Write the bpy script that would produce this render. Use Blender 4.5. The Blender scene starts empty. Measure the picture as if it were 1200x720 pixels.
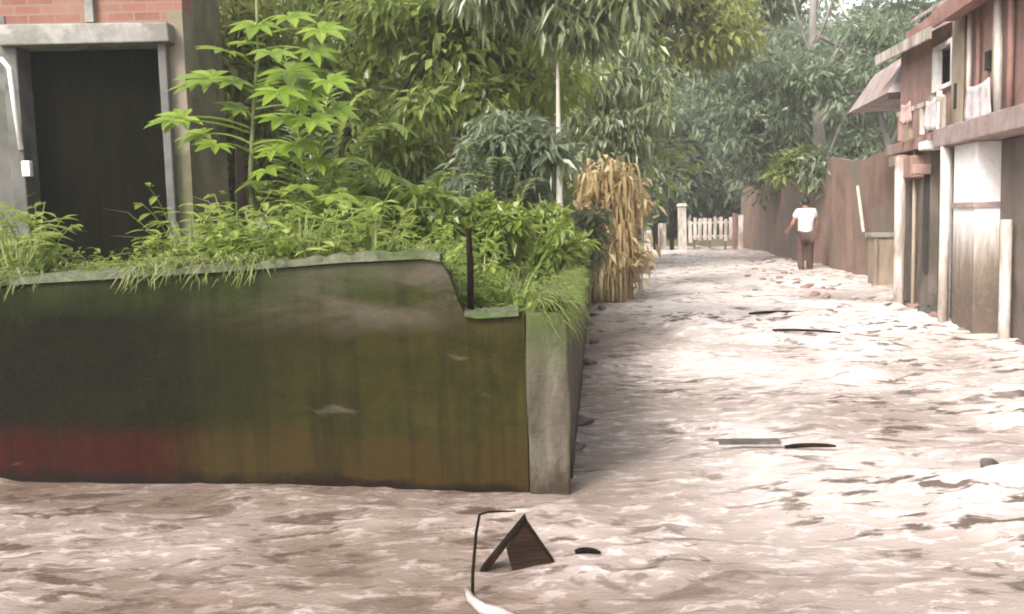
import bpy, bmesh, math, random
import numpy as np
from mathutils import Vector, Matrix, Euler

random.seed(7)
rng = np.random.default_rng(11)
S = bpy.context.scene
C = S.collection
R = math.radians

# ------------------------------------------------------------------ camera
FPX, CAMZ = 1100.0, 1.3
PITCH, ROLL = R(5.5), R(-1.5)
cam_d = bpy.data.cameras.new('camera')
cam = bpy.data.objects.new('camera', cam_d); C.objects.link(cam)
CAM_M = (Matrix.Rotation(math.pi/2 - PITCH, 4, 'X') @ Matrix.Rotation(ROLL, 4, 'Z'))
cam.matrix_world = Matrix.Translation((0, 0, CAMZ)) @ CAM_M
cam_d.sensor_width = 36.0; cam_d.lens = 36.0*FPX/1200.0
cam_d.clip_start = 0.05; cam_d.clip_end = 1000.0
S.camera = cam

def ray(px, py):
    return CAM_M.to_3x3() @ Vector(((px-600)/FPX, -(py-360)/FPX, -1.0))
def at(px, py, Y):
    r = ray(px, py); return Vector((0, 0, CAMZ)) + r*(Y/r.y)
def on_water(px, py, z=0.0):
    r = ray(px, py); return Vector((0, 0, CAMZ)) + r*((z-CAMZ)/r.z)

# ------------------------------------------------------------------ tagging
def tag(o, label=None, cat=None, group=None, kind=None):
    if label: o['label'] = label
    if cat: o['category'] = cat
    if group: o['group'] = group
    if kind: o['kind'] = kind
    return o
def empty(name, loc=(0, 0, 0), rz=0.0):
    o = bpy.data.objects.new(name, None); C.objects.link(o)
    o.location = loc; o.rotation_euler = (0, 0, rz); o.empty_display_size = 0.2
    return o
def copy_tree(o, parent=None):
    c = o.copy(); C.objects.link(c)
    if parent is not None: c.parent = parent
    for ch in list(o.children): copy_tree(ch, c)
    return c

# ------------------------------------------------------------------ mesh builder
class MB:
    def __init__(s): s.v = []; s.f = []; s.n = 0
    def add(s, v, f):
        v = np.asarray(v, float).reshape(-1, 3)
        s.v.append(v); n = s.n
        s.f.extend([tuple(int(i)+n for i in q) for q in f]); s.n += len(v)
    def box(s, c, size, rot=None, taper=1.0, jit=0.0):
        hx, hy, hz = size[0]/2, size[1]/2, size[2]/2
        vs = []
        for z in (-1, 1):
            t = taper if z > 0 else 1.0
            for x, y in ((-1, -1), (1, -1), (1, 1), (-1, 1)):
                p = Vector((x*hx*t+random.uniform(-jit, jit), y*hy*t+random.uniform(-jit, jit), z*hz+random.uniform(-jit, jit)))
                if rot is not None: p = rot @ p
                vs.append(tuple(p+Vector(c)))
        s.add(vs, [(0, 3, 2, 1), (4, 5, 6, 7), (0, 1, 5, 4), (1, 2, 6, 5), (2, 3, 7, 6), (3, 0, 4, 7)])
    def tube(s, pts, radii, seg=7, cap=True):
        pts = [Vector(p) for p in pts]; n = len(pts)
        if not hasattr(radii, '__len__'): radii = [radii]*n
        prev = None; vs = []
        for i in range(n):
            t = (pts[min(i+1, n-1)]-pts[max(i-1, 0)])
            t = t.normalized() if t.length > 1e-9 else Vector((0, 0, 1))
            if prev is None:
                a = Vector((1, 0, 0)) if abs(t.x) < 0.8 else Vector((0, 1, 0))
                u = (a - t*a.dot(t)).normalized()
            else:
                u = (prev - t*prev.dot(t)); u = u.normalized() if u.length > 1e-6 else t.orthogonal().normalized()
            prev = u; w = t.cross(u)
            for k in range(seg):
                a = 2*math.pi*k/seg
                vs.append(tuple(pts[i]+(u*math.cos(a)+w*math.sin(a))*radii[i]))
        fs = [(i*seg+k, i*seg+(k+1) % seg, (i+1)*seg+(k+1) % seg, (i+1)*seg+k) for i in range(n-1) for k in range(seg)]
        if cap:
            fs.append(tuple(range(seg-1, -1, -1))); fs.append(tuple((n-1)*seg+k for k in range(seg)))
        s.add(vs, fs)
    def blade(s, pts, widths, side):
        """a ribbon with a slight fold"""
        side = Vector(side).normalized(); vs = []
        for p, w in zip(pts, widths):
            p = Vector(p)
            vs += [tuple(p-side*w/2+Vector((0, 0, w*0.22))), tuple(p), tuple(p+side*w/2+Vector((0, 0, w*0.22)))]
        fs = []
        for i in range(len(pts)-1):
            a = 3*i
            fs += [(a, a+1, a+4, a+3), (a+1, a+2, a+5, a+4)]
        s.add(vs, fs)
    def leaf(s, base, d, up, L, W, droop=0.15):
        base = Vector(base); d = Vector(d).normalized(); up = Vector(up)
        side = d.cross(up)
        side = side.normalized() if side.length > 1e-5 else d.orthogonal().normalized()
        up = side.cross(d)
        lift = up*W*0.16; tip = base+d*L-Vector((0, 0, droop*L)); wob = random.uniform(-.06, .06)*W
        vs = [base]
        for q, ww in ((.16, .60), (.40, 1.0), (.62, .86), (.84, .42)):
            p = base+d*L*q-Vector((0, 0, droop*L*q*q))+side*wob*q
            vs += [p-side*W*ww/2+lift*ww, p, p+side*W*ww/2+lift*ww]
        vs.append(tip)
        fs = [(0, 2, 1), (0, 3, 2)]
        for k in range(3):
            i = 1+3*k; fs += [(i, i+1, i+4, i+3), (i+1, i+2, i+5, i+4)]
        fs += [(10, 11, 13), (11, 12, 13)]
        s.add([tuple(v) for v in vs], fs)
    def build(s, name, mat, parent=None, smooth=False, bevel=0.0):
        me = bpy.data.meshes.new(name)
        v = np.concatenate(s.v) if s.v else np.zeros((0, 3))
        me.from_pydata([tuple(x) for x in v], [], s.f); me.update()
        if mat: me.materials.append(mat)
        if smooth: me.polygons.foreach_set('use_smooth', [True]*len(me.polygons))
        o = bpy.data.objects.new(name, me); C.objects.link(o)
        if parent is not None: o.parent = parent
        if bevel > 0:
            b = o.modifiers.new('edge', 'BEVEL'); b.width = bevel; b.segments = 2; b.limit_method = 'ANGLE'
        return o

def leaf_cloud(mb, pos, d, L, W, droop=0.0):
    """many folded leaves at once: pos, d (N,3); L, W (N,)"""
    N = len(pos)
    d = d/np.maximum(np.linalg.norm(d, axis=1, keepdims=True), 1e-6)
    up = np.tile(np.array([[0, 0, 1.0]]), (N, 1))+rng.normal(0, 0.45, (N, 3))
    side = np.cross(d, up); side /= np.maximum(np.linalg.norm(side, axis=1, keepdims=True), 1e-6)
    nn = np.cross(side, d)
    L = L[:, None]; W = W[:, None]
    v = np.empty((N, 4, 3))
    v[:, 0] = pos
    m = pos+d*L*0.45+nn*W*0.14
    v[:, 1] = m-side*W/2; v[:, 3] = m+side*W/2
    v[:, 2] = pos+d*L; v[:, 2, 2] -= droop*L[:, 0]
    base = mb.n+4*np.arange(N)[:, None]
    f = np.concatenate([base+np.array([[0, 2, 1]]), base+np.array([[0, 3, 2]])])
    mb.v.append(v.reshape(-1, 3)); mb.n += 4*N
    mb.f.extend([tuple(q) for q in f.tolist()])

# ------------------------------------------------------------------ noise in numpy (value noise)
_perm = rng.random((256, 256))
def vnoise(x, y):
    xi = np.floor(x).astype(int); yi = np.floor(y).astype(int)
    fx = x-xi; fy = y-yi
    fx = fx*fx*fx*(fx*(fx*6-15)+10); fy = fy*fy*fy*(fy*(fy*6-15)+10)
    g = lambda a, b: _perm[a % 256, b % 256]
    return (g(xi, yi)*(1-fx)+g(xi+1, yi)*fx)*(1-fy)+(g(xi, yi+1)*(1-fx)+g(xi+1, yi+1)*fx)*fy
def fbm(x, y, o=4):
    a = 0; w = 0.5
    for k in range(o):
        a = a+w*vnoise(x*2**k+17.3*k, y*2**k+5.1*k); w *= 0.5
    return a/(1-0.5**o)

# ------------------------------------------------------------------ materials
def new_mat(name):
    m = bpy.data.materials.new(name); m.use_nodes = True
    nt = m.node_tree; nt.nodes.clear()
    out = nt.nodes.new('ShaderNodeOutputMaterial')
    return m, nt, out
def N(nt, t, **kw):
    n = nt.nodes.new(t)
    for k, v in kw.items():
        if k.startswith('i_'):
            key = k[2:]
            key = int(key) if key.isdigit() else key.replace('_', ' ')
            n.inputs[key].default_value = v
        else: setattr(n, k, v)
    return n
def ramp(nt, fac, stops):
    r = nt.nodes.new('ShaderNodeValToRGB'); cr = r.color_ramp
    while len(cr.elements) < len(stops): cr.elements.new(0.5)
    for e, (p, c) in zip(cr.elements, stops):
        e.position = p; e.color = (c[0], c[1], c[2], 1) if hasattr(c, '__len__') else (c, c, c, 1)
    nt.links.new(fac, r.inputs[0]); return r.outputs[0]
def mix(nt, fac, a, b, blend='MIX'):
    m = nt.nodes.new('ShaderNodeMix'); m.data_type = 'RGBA'; m.blend_type = blend
    for sock, val in ((0, fac), (6, a), (7, b)):
        if hasattr(val, 'links'): nt.links.new(val, m.inputs[sock])
        elif sock == 0: m.inputs[0].default_value = val
        else: m.inputs[sock].default_value = (*val[:3], 1)
    return m.outputs[2]
def noise(nt, co, scale, detail=5, rough=0.6, dist=0.0):
    n = N(nt, 'ShaderNodeTexNoise'); n.inputs['Scale'].default_value = scale
    n.inputs['Detail'].default_value = detail; n.inputs['Roughness'].default_value = rough
    n.inputs['Distortion'].default_value = dist
    if co is not None: nt.links.new(co, n.inputs['Vector'])
    return n.outputs[0]
def gco(nt, scale=(1, 1, 1), obj=False):
    if obj: c = N(nt, 'ShaderNodeTexCoord').outputs['Object']
    else: c = N(nt, 'ShaderNodeNewGeometry').outputs['Position']
    if scale == (1, 1, 1): return c
    m = N(nt, 'ShaderNodeMapping'); m.inputs['Scale'].default_value = scale
    nt.links.new(c, m.inputs['Vector']); return m.outputs[0]
def bump(nt, h, strength=0.4, dist=0.02):
    b = N(nt, 'ShaderNodeBump'); b.inputs['Strength'].default_value = strength; b.inputs['Distance'].default_value = dist
    nt.links.new(h, b.inputs['Height']); return b.outputs[0]
def princ(nt, out, color, rough=0.7, normal=None, spec=0.4):
    p = N(nt, 'ShaderNodeBsdfPrincipled')
    if hasattr(color, 'links'): nt.links.new(color, p.inputs['Base Color'])
    else: p.inputs['Base Color'].default_value = (*color, 1)
    if hasattr(rough, 'links'): nt.links.new(rough, p.inputs['Roughness'])
    else: p.inputs['Roughness'].default_value = rough
    p.inputs['Specular IOR Level'].default_value = spec
    if normal is not None: nt.links.new(normal, p.inputs['Normal'])
    nt.links.new(p.outputs[0], out.inputs[0]); return p

def mottled(name, c1, c2, scale=3.0, rough=0.75, b=0.3, bs=25.0, c3=None, stretch=(1, 1, 1), spec=0.35):
    m, nt, out = new_mat(name)
    co = gco(nt, stretch)
    f = noise(nt, co, scale, 6, 0.65, 0.4)
    col = ramp(nt, f, [(0.32, c1), (0.66, c2)])
    if c3 is not None:
        g = noise(nt, co, scale*0.45, 4, 0.6, 0.8)
        col = mix(nt, ramp(nt, g, [(0.5, 0.0), (0.62, 1.0)]), col, c3)
    h = noise(nt, co, bs, 5, 0.65)
    princ(nt, out, col, rough, bump(nt, h, b, 0.02), spec)
    return m

def leaf_mat(name, dark, mid, light, trans=0.35, rough=0.38, spec=0.5):
    m, nt, out = new_mat(name)
    isl = N(nt, 'ShaderNodeNewGeometry').outputs['Random Per Island']
    col = ramp(nt, isl, [(0.0, dark), (0.5, mid), (0.95, light)])
    big = noise(nt, gco(nt), 0.9, 3, 0.6)
    col = mix(nt, ramp(nt, big, [(0.35, 0.0), (0.7, 0.55)]), col, mid)
    p = N(nt, 'ShaderNodeBsdfPrincipled'); nt.links.new(col, p.inputs['Base Color'])
    p.inputs['Roughness'].default_value = rough; p.inputs['Specular IOR Level'].default_value = spec
    t = N(nt, 'ShaderNodeBsdfTranslucent'); nt.links.new(mix(nt, 0.6, col, light), t.inputs[0])
    mx = N(nt, 'ShaderNodeMixShader'); mx.inputs[0].default_value = trans
    nt.links.new(p.outputs[0], mx.inputs[1]); nt.links.new(t.outputs[0], mx.inputs[2])
    nt.links.new(mx.outputs[0], out.inputs[0]); return m

M = {}
M['leaf_near'] = leaf_mat('fresh_leaf', (0.09, 0.14, 0.02), (0.19, 0.265, 0.036), (0.38, 0.44, 0.13), 0.5, 0.3, 0.7)
M['leaf_lobed'] = leaf_mat('lobed_leaf', (0.10, 0.17, 0.02), (0.20, 0.29, 0.035), (0.40, 0.46, 0.07), 0.45, 0.3, 0.6)
M['leaf_mid'] = leaf_mat('tree_leaf', (0.075, 0.105, 0.018), (0.16, 0.21, 0.036), (0.34, 0.40, 0.11), 0.55, 0.33, 0.65)
M['leaf_pale'] = leaf_mat('pale_leaf', (0.08, 0.11, 0.04), (0.16, 0.20, 0.085), (0.34, 0.37, 0.22), 0.42, 0.32, 0.6)
M['leaf_olive'] = leaf_mat('olive_leaf', (0.09, 0.11, 0.02), (0.20, 0.22, 0.05), (0.36, 0.38, 0.12), 0.5, 0.38, 0.5)
M['leaf_cool'] = leaf_mat('cool_leaf', (0.08, 0.115, 0.065), (0.155, 0.20, 0.115), (0.30, 0.34, 0.22), 0.5, 0.36, 0.55)  # pale cool green; for the far trees it paints in part of the haze
M['leaf_yellow'] = leaf_mat('yellow_green_leaf', (0.08, 0.12, 0.02), (0.18, 0.22, 0.05), (0.36, 0.38, 0.16), 0.4, 0.35, 0.5)
M['grass'] = leaf_mat('grass_blade', (0.10, 0.145, 0.025), (0.19, 0.24, 0.06), (0.34, 0.36, 0.16), 0.42, 0.45, 0.4)
M['dry'] = leaf_mat('dry_blade', (0.22, 0.145, 0.06), (0.44, 0.325, 0.155), (0.66, 0.55, 0.34), 0.38, 0.6, 0.25)
M['bark'] = mottled('brown_bark', (0.05, 0.035, 0.022), (0.14, 0.10, 0.065), 9, 0.85, 0.6, 40, stretch=(1, 1, 0.25))
M['pale_bark'] = mottled('pale_bark', (0.30, 0.27, 0.22), (0.58, 0.54, 0.46), 7, 0.8, 0.4, 30, stretch=(1, 1, 0.3))
M['grey_bark'] = mottled('grey_bark', (0.08, 0.07, 0.062), (0.19, 0.17, 0.155), 7, 0.85, 0.5, 30, stretch=(1, 1, 0.3))
M['stem'] = mottled('green_stem', (0.07, 0.09, 0.03), (0.15, 0.16, 0.06), 14, 0.6, 0.2, 60)
M['soil'] = mottled('wet_soil', (0.06, 0.045, 0.028), (0.13, 0.10, 0.06), 2.5, 0.85, 0.6, 14, c3=(0.07, 0.10, 0.03))
M['bed'] = mottled('mud_bed', (0.12, 0.085, 0.06), (0.20, 0.15, 0.11), 1.5, 0.9, 0.4, 9)
M['white_paint'] = mottled('weathered_white_paint', (0.55, 0.52, 0.48), (0.80, 0.78, 0.74), 6, 0.6, 0.2, 30)
M['dark_wood'] = mottled('wet_dark_wood', (0.004, 0.0026, 0.002), (0.017, 0.010, 0.0065), 18, 0.55, 0.5, 60, stretch=(1, 1, 0.2), spec=0.05)
M['brown_wood'] = mottled('wet_brown_wood', (0.07, 0.035, 0.02), (0.17, 0.09, 0.05), 14, 0.45, 0.5, 50, stretch=(0.3, 1, 1), spec=0.5)
M['dark_brown_wood'] = mottled('soaked_brown_wood', (0.007, 0.0035, 0.002), (0.026, 0.012, 0.006), 14, 0.6, 0.5, 50, stretch=(0.3, 1, 1), spec=0.12)
M['stone'] = mottled('wet_stone', (0.035, 0.03, 0.026), (0.10, 0.088, 0.076), 8, 0.45, 0.5, 20, spec=0.5)
M['pink_brick'] = mottled('washed_brick', (0.16, 0.09, 0.07), (0.30, 0.19, 0.155), 9, 0.6, 0.5, 24)
M['grey_plaster'] = mottled('grey_plaster', (0.075, 0.071, 0.064), (0.15, 0.142, 0.13), 2.2, 0.85, 0.3, 22, c3=(0.06, 0.06, 0.042))
M['green_plaster'] = mottled('algae_plaster', (0.07, 0.068, 0.034), (0.17, 0.155, 0.09), 2.4, 0.85, 0.4, 18, c3=(0.20, 0.17, 0.125))
M['light_cement'] = mottled('light_cement', (0.16, 0.148, 0.132), (0.32, 0.30, 0.275), 5, 0.8, 0.3, 30, c3=(0.16, 0.15, 0.125))
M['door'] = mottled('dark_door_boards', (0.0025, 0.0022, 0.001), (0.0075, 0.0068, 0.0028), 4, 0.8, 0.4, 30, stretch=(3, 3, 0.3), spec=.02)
M['mud_wall'] = mottled('mud_wall', (0.13, 0.078, 0.06), (0.22, 0.14, 0.11), 1.4, 0.9, 0.4, 14, c3=(0.14, 0.115, 0.085))
M['pink_wall'] = mottled('pink_wall', (0.22, 0.125, 0.10), (0.38, 0.245, 0.205), 1.8, 0.85, 0.3, 18, c3=(0.20, 0.15, 0.13))
M['maroon_wall'] = mottled('maroon_wall', (0.14, 0.07, 0.06), (0.26, 0.15, 0.13), 1.6, 0.8, 0.3, 16, c3=(0.13, 0.10, 0.07))
M['stained_column'] = mottled('stained_pale_column', (0.28, 0.235, 0.195), (0.60, 0.55, 0.50), 4, 0.75, 0.4, 22, c3=(0.26, 0.20, 0.16), stretch=(2, 2, .5))
M['dark_wall'] = mottled('dark_damp_wall', (0.085, 0.064, 0.053), (0.165, 0.128, 0.108), 1.6, 0.8, 0.4, 16, c3=(0.06, 0.055, 0.03))
M['beige_wall'] = mottled('beige_wall', (0.24, 0.185, 0.135), (0.38, 0.31, 0.235), 3, 0.85, 0.3, 22)
M['roof_sheet'] = mottled('faded_roof_sheet', (0.17, 0.13, 0.12), (0.40, 0.33, 0.31), 3.5, 0.6, 0.3, 12, c3=(0.28, 0.18, 0.155))
M['lilac_cement'] = mottled('lilac_cement', (0.19, 0.135, 0.122), (0.36, 0.28, 0.26), 4, 0.8, 0.3, 24)
M['red_beam'] = mottled('red_oxide_board', (0.20, 0.10, 0.085), (0.34, 0.19, 0.165), 3, 0.7, 0.2, 18)
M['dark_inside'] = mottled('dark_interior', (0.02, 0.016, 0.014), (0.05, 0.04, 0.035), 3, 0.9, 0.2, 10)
M['box_wood'] = mottled('weathered_box', (0.16, 0.12, 0.085), (0.28, 0.22, 0.165), 6, 0.8, 0.4, 30, stretch=(1, 1, 0.3))
M['skin'] = mottled('brown_skin', (0.20, 0.10, 0.065), (0.27, 0.145, 0.095), 6, 0.5, 0.1, 40)
M['hair'] = mottled('black_hair', (0.008, 0.007, 0.006), (0.02, 0.017, 0.015), 20, 0.45, 0.4, 80)
M['shirt'] = mottled('white_shirt', (0.42, 0.405, 0.40), (0.72, 0.70, 0.69), 14, 0.8, 0.3, 20)
M['trousers'] = mottled('brown_trousers', (0.055, 0.03, 0.024), (0.10, 0.055, 0.042), 9, 0.8, 0.3, 20)
M['cloth_pale'] = mottled('pale_cloth', (0.34, 0.29, 0.29), (0.54, 0.48, 0.48), 9, 0.85, 0.3, 12)
M['cloth_pink'] = mottled('faded_pink_cloth', (0.36, 0.22, 0.2), (0.52, 0.36, 0.33), 9, 0.85, 0.3, 12)
M['plastic'] = mottled('pale_plastic', (0.22, 0.19, 0.16), (0.42, 0.38, 0.34), 12, 0.3, 0.2, 30, spec=0.6)

def brick_mat():
    m, nt, out = new_mat('orange_brickwork')
    co = N(nt, 'ShaderNodeTexCoord').outputs['Object']
    mp = N(nt, 'ShaderNodeMapping'); mp.inputs['Rotation'].default_value = (math.pi/2, 0, 0)
    nt.links.new(co, mp.inputs['Vector'])
    b = N(nt, 'ShaderNodeTexBrick'); nt.links.new(mp.outputs[0], b.inputs['Vector'])
    b.inputs['Color1'].default_value = (0.17, 0.062, 0.042, 1); b.inputs['Color2'].default_value = (0.23, 0.10, 0.07, 1)
    b.inputs['Mortar'].default_value = (0.2, 0.13, 0.1, 1); b.inputs['Scale'].default_value = 1.0
    b.inputs['Brick Width'].default_value = 0.22; b.inputs['Row Height'].default_value = 0.075; b.inputs['Mortar Size'].default_value = 0.008
    n = noise(nt, co, 3, 5)
    col = mix(nt, ramp(nt, n, [(0.45, 0.0), (0.75, 0.6)]), b.outputs[0], (0.22, 0.16, 0.11))
    princ(nt, out, col, 0.85, bump(nt, b.outputs[1], -0.4, 0.01)); return m
M['brick'] = brick_mat()

def garden_wall_mat():
    m, nt, out = new_mat('mossy_wet_wall')
    pos = N(nt, 'ShaderNodeNewGeometry').outputs['Position']
    sep = N(nt, 'ShaderNodeSeparateXYZ'); nt.links.new(pos, sep.inputs[0])
    n1 = noise(nt, pos, 1.3, 5, 0.6, 0.5); n2 = noise(nt, pos, 5.5, 6, 0.7, 0.3); n3 = noise(nt, pos, 26, 5, 0.7)
    def addn(a, nn, amt):
        q = N(nt, 'ShaderNodeMath', operation='MULTIPLY_ADD'); nt.links.new(nn, q.inputs[0]); q.inputs[1].default_value = amt
        nt.links.new(a, q.inputs[2]); return q.outputs[0]
    # algae: black towards the old left end, olive towards the corner
    x = addn(sep.outputs[0], n1, 1.6)
    mr = N(nt, 'ShaderNodeMapRange'); nt.links.new(x, mr.inputs[0]); mr.inputs[1].default_value = -2.2; mr.inputs[2].default_value = 0.9
    col = ramp(nt, mr.outputs[0], [(0.0, (0.003, 0.0025, 0.0015)), (0.35, (0.006, 0.0055, 0.002)), (0.6, (0.018, 0.0165, 0.0042)), (0.9, (0.034, 0.028, 0.006))])
    col = mix(nt, ramp(nt, n2, [(0.42, 0.0), (0.7, 0.8)]), col, (0.012, 0.0125, 0.004))
    # laterite mud left by the flood on the foot
    z = addn(sep.outputs[2], n2, 0.22)
    mz = N(nt, 'ShaderNodeMapRange'); nt.links.new(z, mz.inputs[0]); mz.inputs[1].default_value = 0.40; mz.inputs[2].default_value = 0.30
    xr_ = N(nt, 'ShaderNodeMapRange'); nt.links.new(x, xr_.inputs[0]); xr_.inputs[1].default_value = -0.65; xr_.inputs[2].default_value = -0.95
    foot = mix(nt, xr_.outputs[0], (0.034, 0.021, 0.006), (0.032, 0.0045, 0.0038))
    col = mix(nt, ramp(nt, mz.outputs[0], [(0.0, 0.0), (1.0, 0.75)]), col, foot)
    # green moss below the coping
    mg = N(nt, 'ShaderNodeMapRange'); nt.links.new(z, mg.inputs[0]); mg.inputs[1].default_value = 0.92; mg.inputs[2].default_value = 1.28
    col = mix(nt, mg.outputs[0], col, (0.032, 0.046, 0.013))
    dr_ = noise(nt, gco(nt, (9, 9, 0.55)), 1.0, 6, 0.7, 0.3)
    col = mix(nt, ramp(nt, dr_, [(0.48, 0.0), (0.62, 0.75)]), col, mix(nt, 0.5, col, (0.004, 0.004, 0.002)))
    grit = noise(nt, pos, 60, 4, 0.7); col = mix(nt, ramp(nt, grit, [(0.52, 0.0), (0.66, 0.4)]), col, (0.022, 0.021, 0.008))
    mwet = N(nt, 'ShaderNodeMapRange'); nt.links.new(z, mwet.inputs[0]); mwet.inputs[1].default_value = 0.15; mwet.inputs[2].default_value = 0.10
    col = mix(nt, mwet.outputs[0], col, (0.010, 0.006, 0.004))
    # pale scuffs where the render has come off
    sc = noise(nt, gco(nt, (1, 1, 2.4)), 1.7, 5, 0.6, 0.6)
    col = mix(nt, ramp(nt, sc, [(0.66, 0.0), (0.74, 0.5)]), col, (0.09, 0.075, 0.06))
    mw = N(nt, 'ShaderNodeMapRange'); nt.links.new(z, mw.inputs[0]); mw.inputs[1].default_value = 0.84; mw.inputs[2].default_value = 0.98
    mv = N(nt, 'ShaderNodeMapRange'); nt.links.new(x, mv.inputs[0]); mv.inputs[1].default_value = -1.0; mv.inputs[2].default_value = 0.4
    ml = N(nt, 'ShaderNodeMath', operation='MULTIPLY'); nt.links.new(mw.outputs[0], ml.inputs[0]); nt.links.new(mv.outputs[0], ml.inputs[1])
    mm = N(nt, 'ShaderNodeMath', operation='MULTIPLY'); nt.links.new(ml.outputs[0], mm.inputs[0]); nt.links.new(ramp(nt, sc, [(0.38, 0.0), (0.60, 0.8)]), mm.inputs[1])
    col = mix(nt, mm.outputs[0], col, (0.085, 0.068, 0.054))
    princ(nt, out, col, ramp(nt, n2, [(0.3, 0.45), (0.7, 0.8)]), bump(nt, n3, 0.5, 0.02), 0.05); return m
M['garden_wall'] = garden_wall_mat()
def pillar_mat():
    m, nt, out = new_mat('cement_pillar'); pos = N(nt, 'ShaderNodeNewGeometry').outputs['Position']
    sep = N(nt, 'ShaderNodeSeparateXYZ'); nt.links.new(pos, sep.inputs[0])
    f = noise(nt, gco(nt, (1.6, 1.6, .6)), 3.2, 6, .7, .5); g2 = noise(nt, pos, 30, 5, .7); dr_ = noise(nt, gco(nt, (10, 10, .7)), 1, 5, .7)
    col = ramp(nt, f, [(.32, (0.05, 0.042, 0.028)), (.55, (0.095, 0.080, 0.060)), (.72, (0.16, 0.138, 0.11))])
    col = mix(nt, ramp(nt, dr_, [(.5, 0.0), (.64, .7)]), col, (0.045, 0.042, 0.02))
    q = N(nt, 'ShaderNodeMath', operation='MULTIPLY_ADD'); nt.links.new(f, q.inputs[0]); q.inputs[1].default_value = .35; nt.links.new(sep.outputs[2], q.inputs[2])
    a_ = N(nt, 'ShaderNodeMapRange'); nt.links.new(q.outputs[0], a_.inputs[0]); a_.inputs[1].default_value = .72; a_.inputs[2].default_value = 1.0
    col = mix(nt, a_.outputs[0], col, (0.06, 0.078, 0.024))
    b_ = N(nt, 'ShaderNodeMapRange'); nt.links.new(q.outputs[0], b_.inputs[0]); b_.inputs[1].default_value = .30; b_.inputs[2].default_value = .20
    col = mix(nt, b_.outputs[0], col, (0.04, 0.028, 0.02))
    princ(nt, out, col, .75, bump(nt, g2, .6, .02), .15); return m
M['wall_pillar'] = pillar_mat()
M['coping'] = mottled('lichen_coping', (0.035, 0.042, 0.018), (0.15, 0.15, 0.10), 9, 0.85, 0.7, 30, c3=(0.05, 0.08, 0.02))

def stained_white_mat():
    m, nt, out = new_mat('flood_stained_whitewash')
    pos = N(nt, 'ShaderNodeNewGeometry').outputs['Position']
    sep = N(nt, 'ShaderNodeSeparateXYZ'); nt.links.new(pos, sep.inputs[0])
    n2 = noise(nt, gco(nt, (3, 3, 0.5)), 2.5, 6, 0.7, 0.4); n1 = noise(nt, pos, 14, 5, 0.6)
    q = N(nt, 'ShaderNodeMath', operation='MULTIPLY_ADD'); nt.links.new(n2, q.inputs[0]); q.inputs[1].default_value = 0.9; nt.links.new(sep.outputs[2], q.inputs[2])
    mr = N(nt, 'ShaderNodeMapRange'); nt.links.new(q.outputs[0], mr.inputs[0]); mr.inputs[1].default_value = 0.75; mr.inputs[2].default_value = 1.75
    col = ramp(nt, mr.outputs[0], [(0.0, (0.11, 0.08, 0.06)), (0.35, (0.18, 0.14, 0.108)), (0.55, (0.36, 0.31, 0.265)), (0.9, (0.72, 0.68, 0.67))])
    col = mix(nt, ramp(nt, n1, [(0.5, 0.0), (0.75, 0.35)]), col, (0.3, 0.22, 0.18))
    princ(nt, out, col, 0.8, bump(nt, n1, 0.3, 0.02)); return m
M['stained_white'] = stained_white_mat()
M['street_plaster'] = mottled('stained_street_plaster', (0.10, 0.08, 0.063), (0.21, 0.172, 0.142), 2, 0.85, 0.4, 18, c3=(0.07, 0.06, 0.042), stretch=(1, 1, 0.5))

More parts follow.
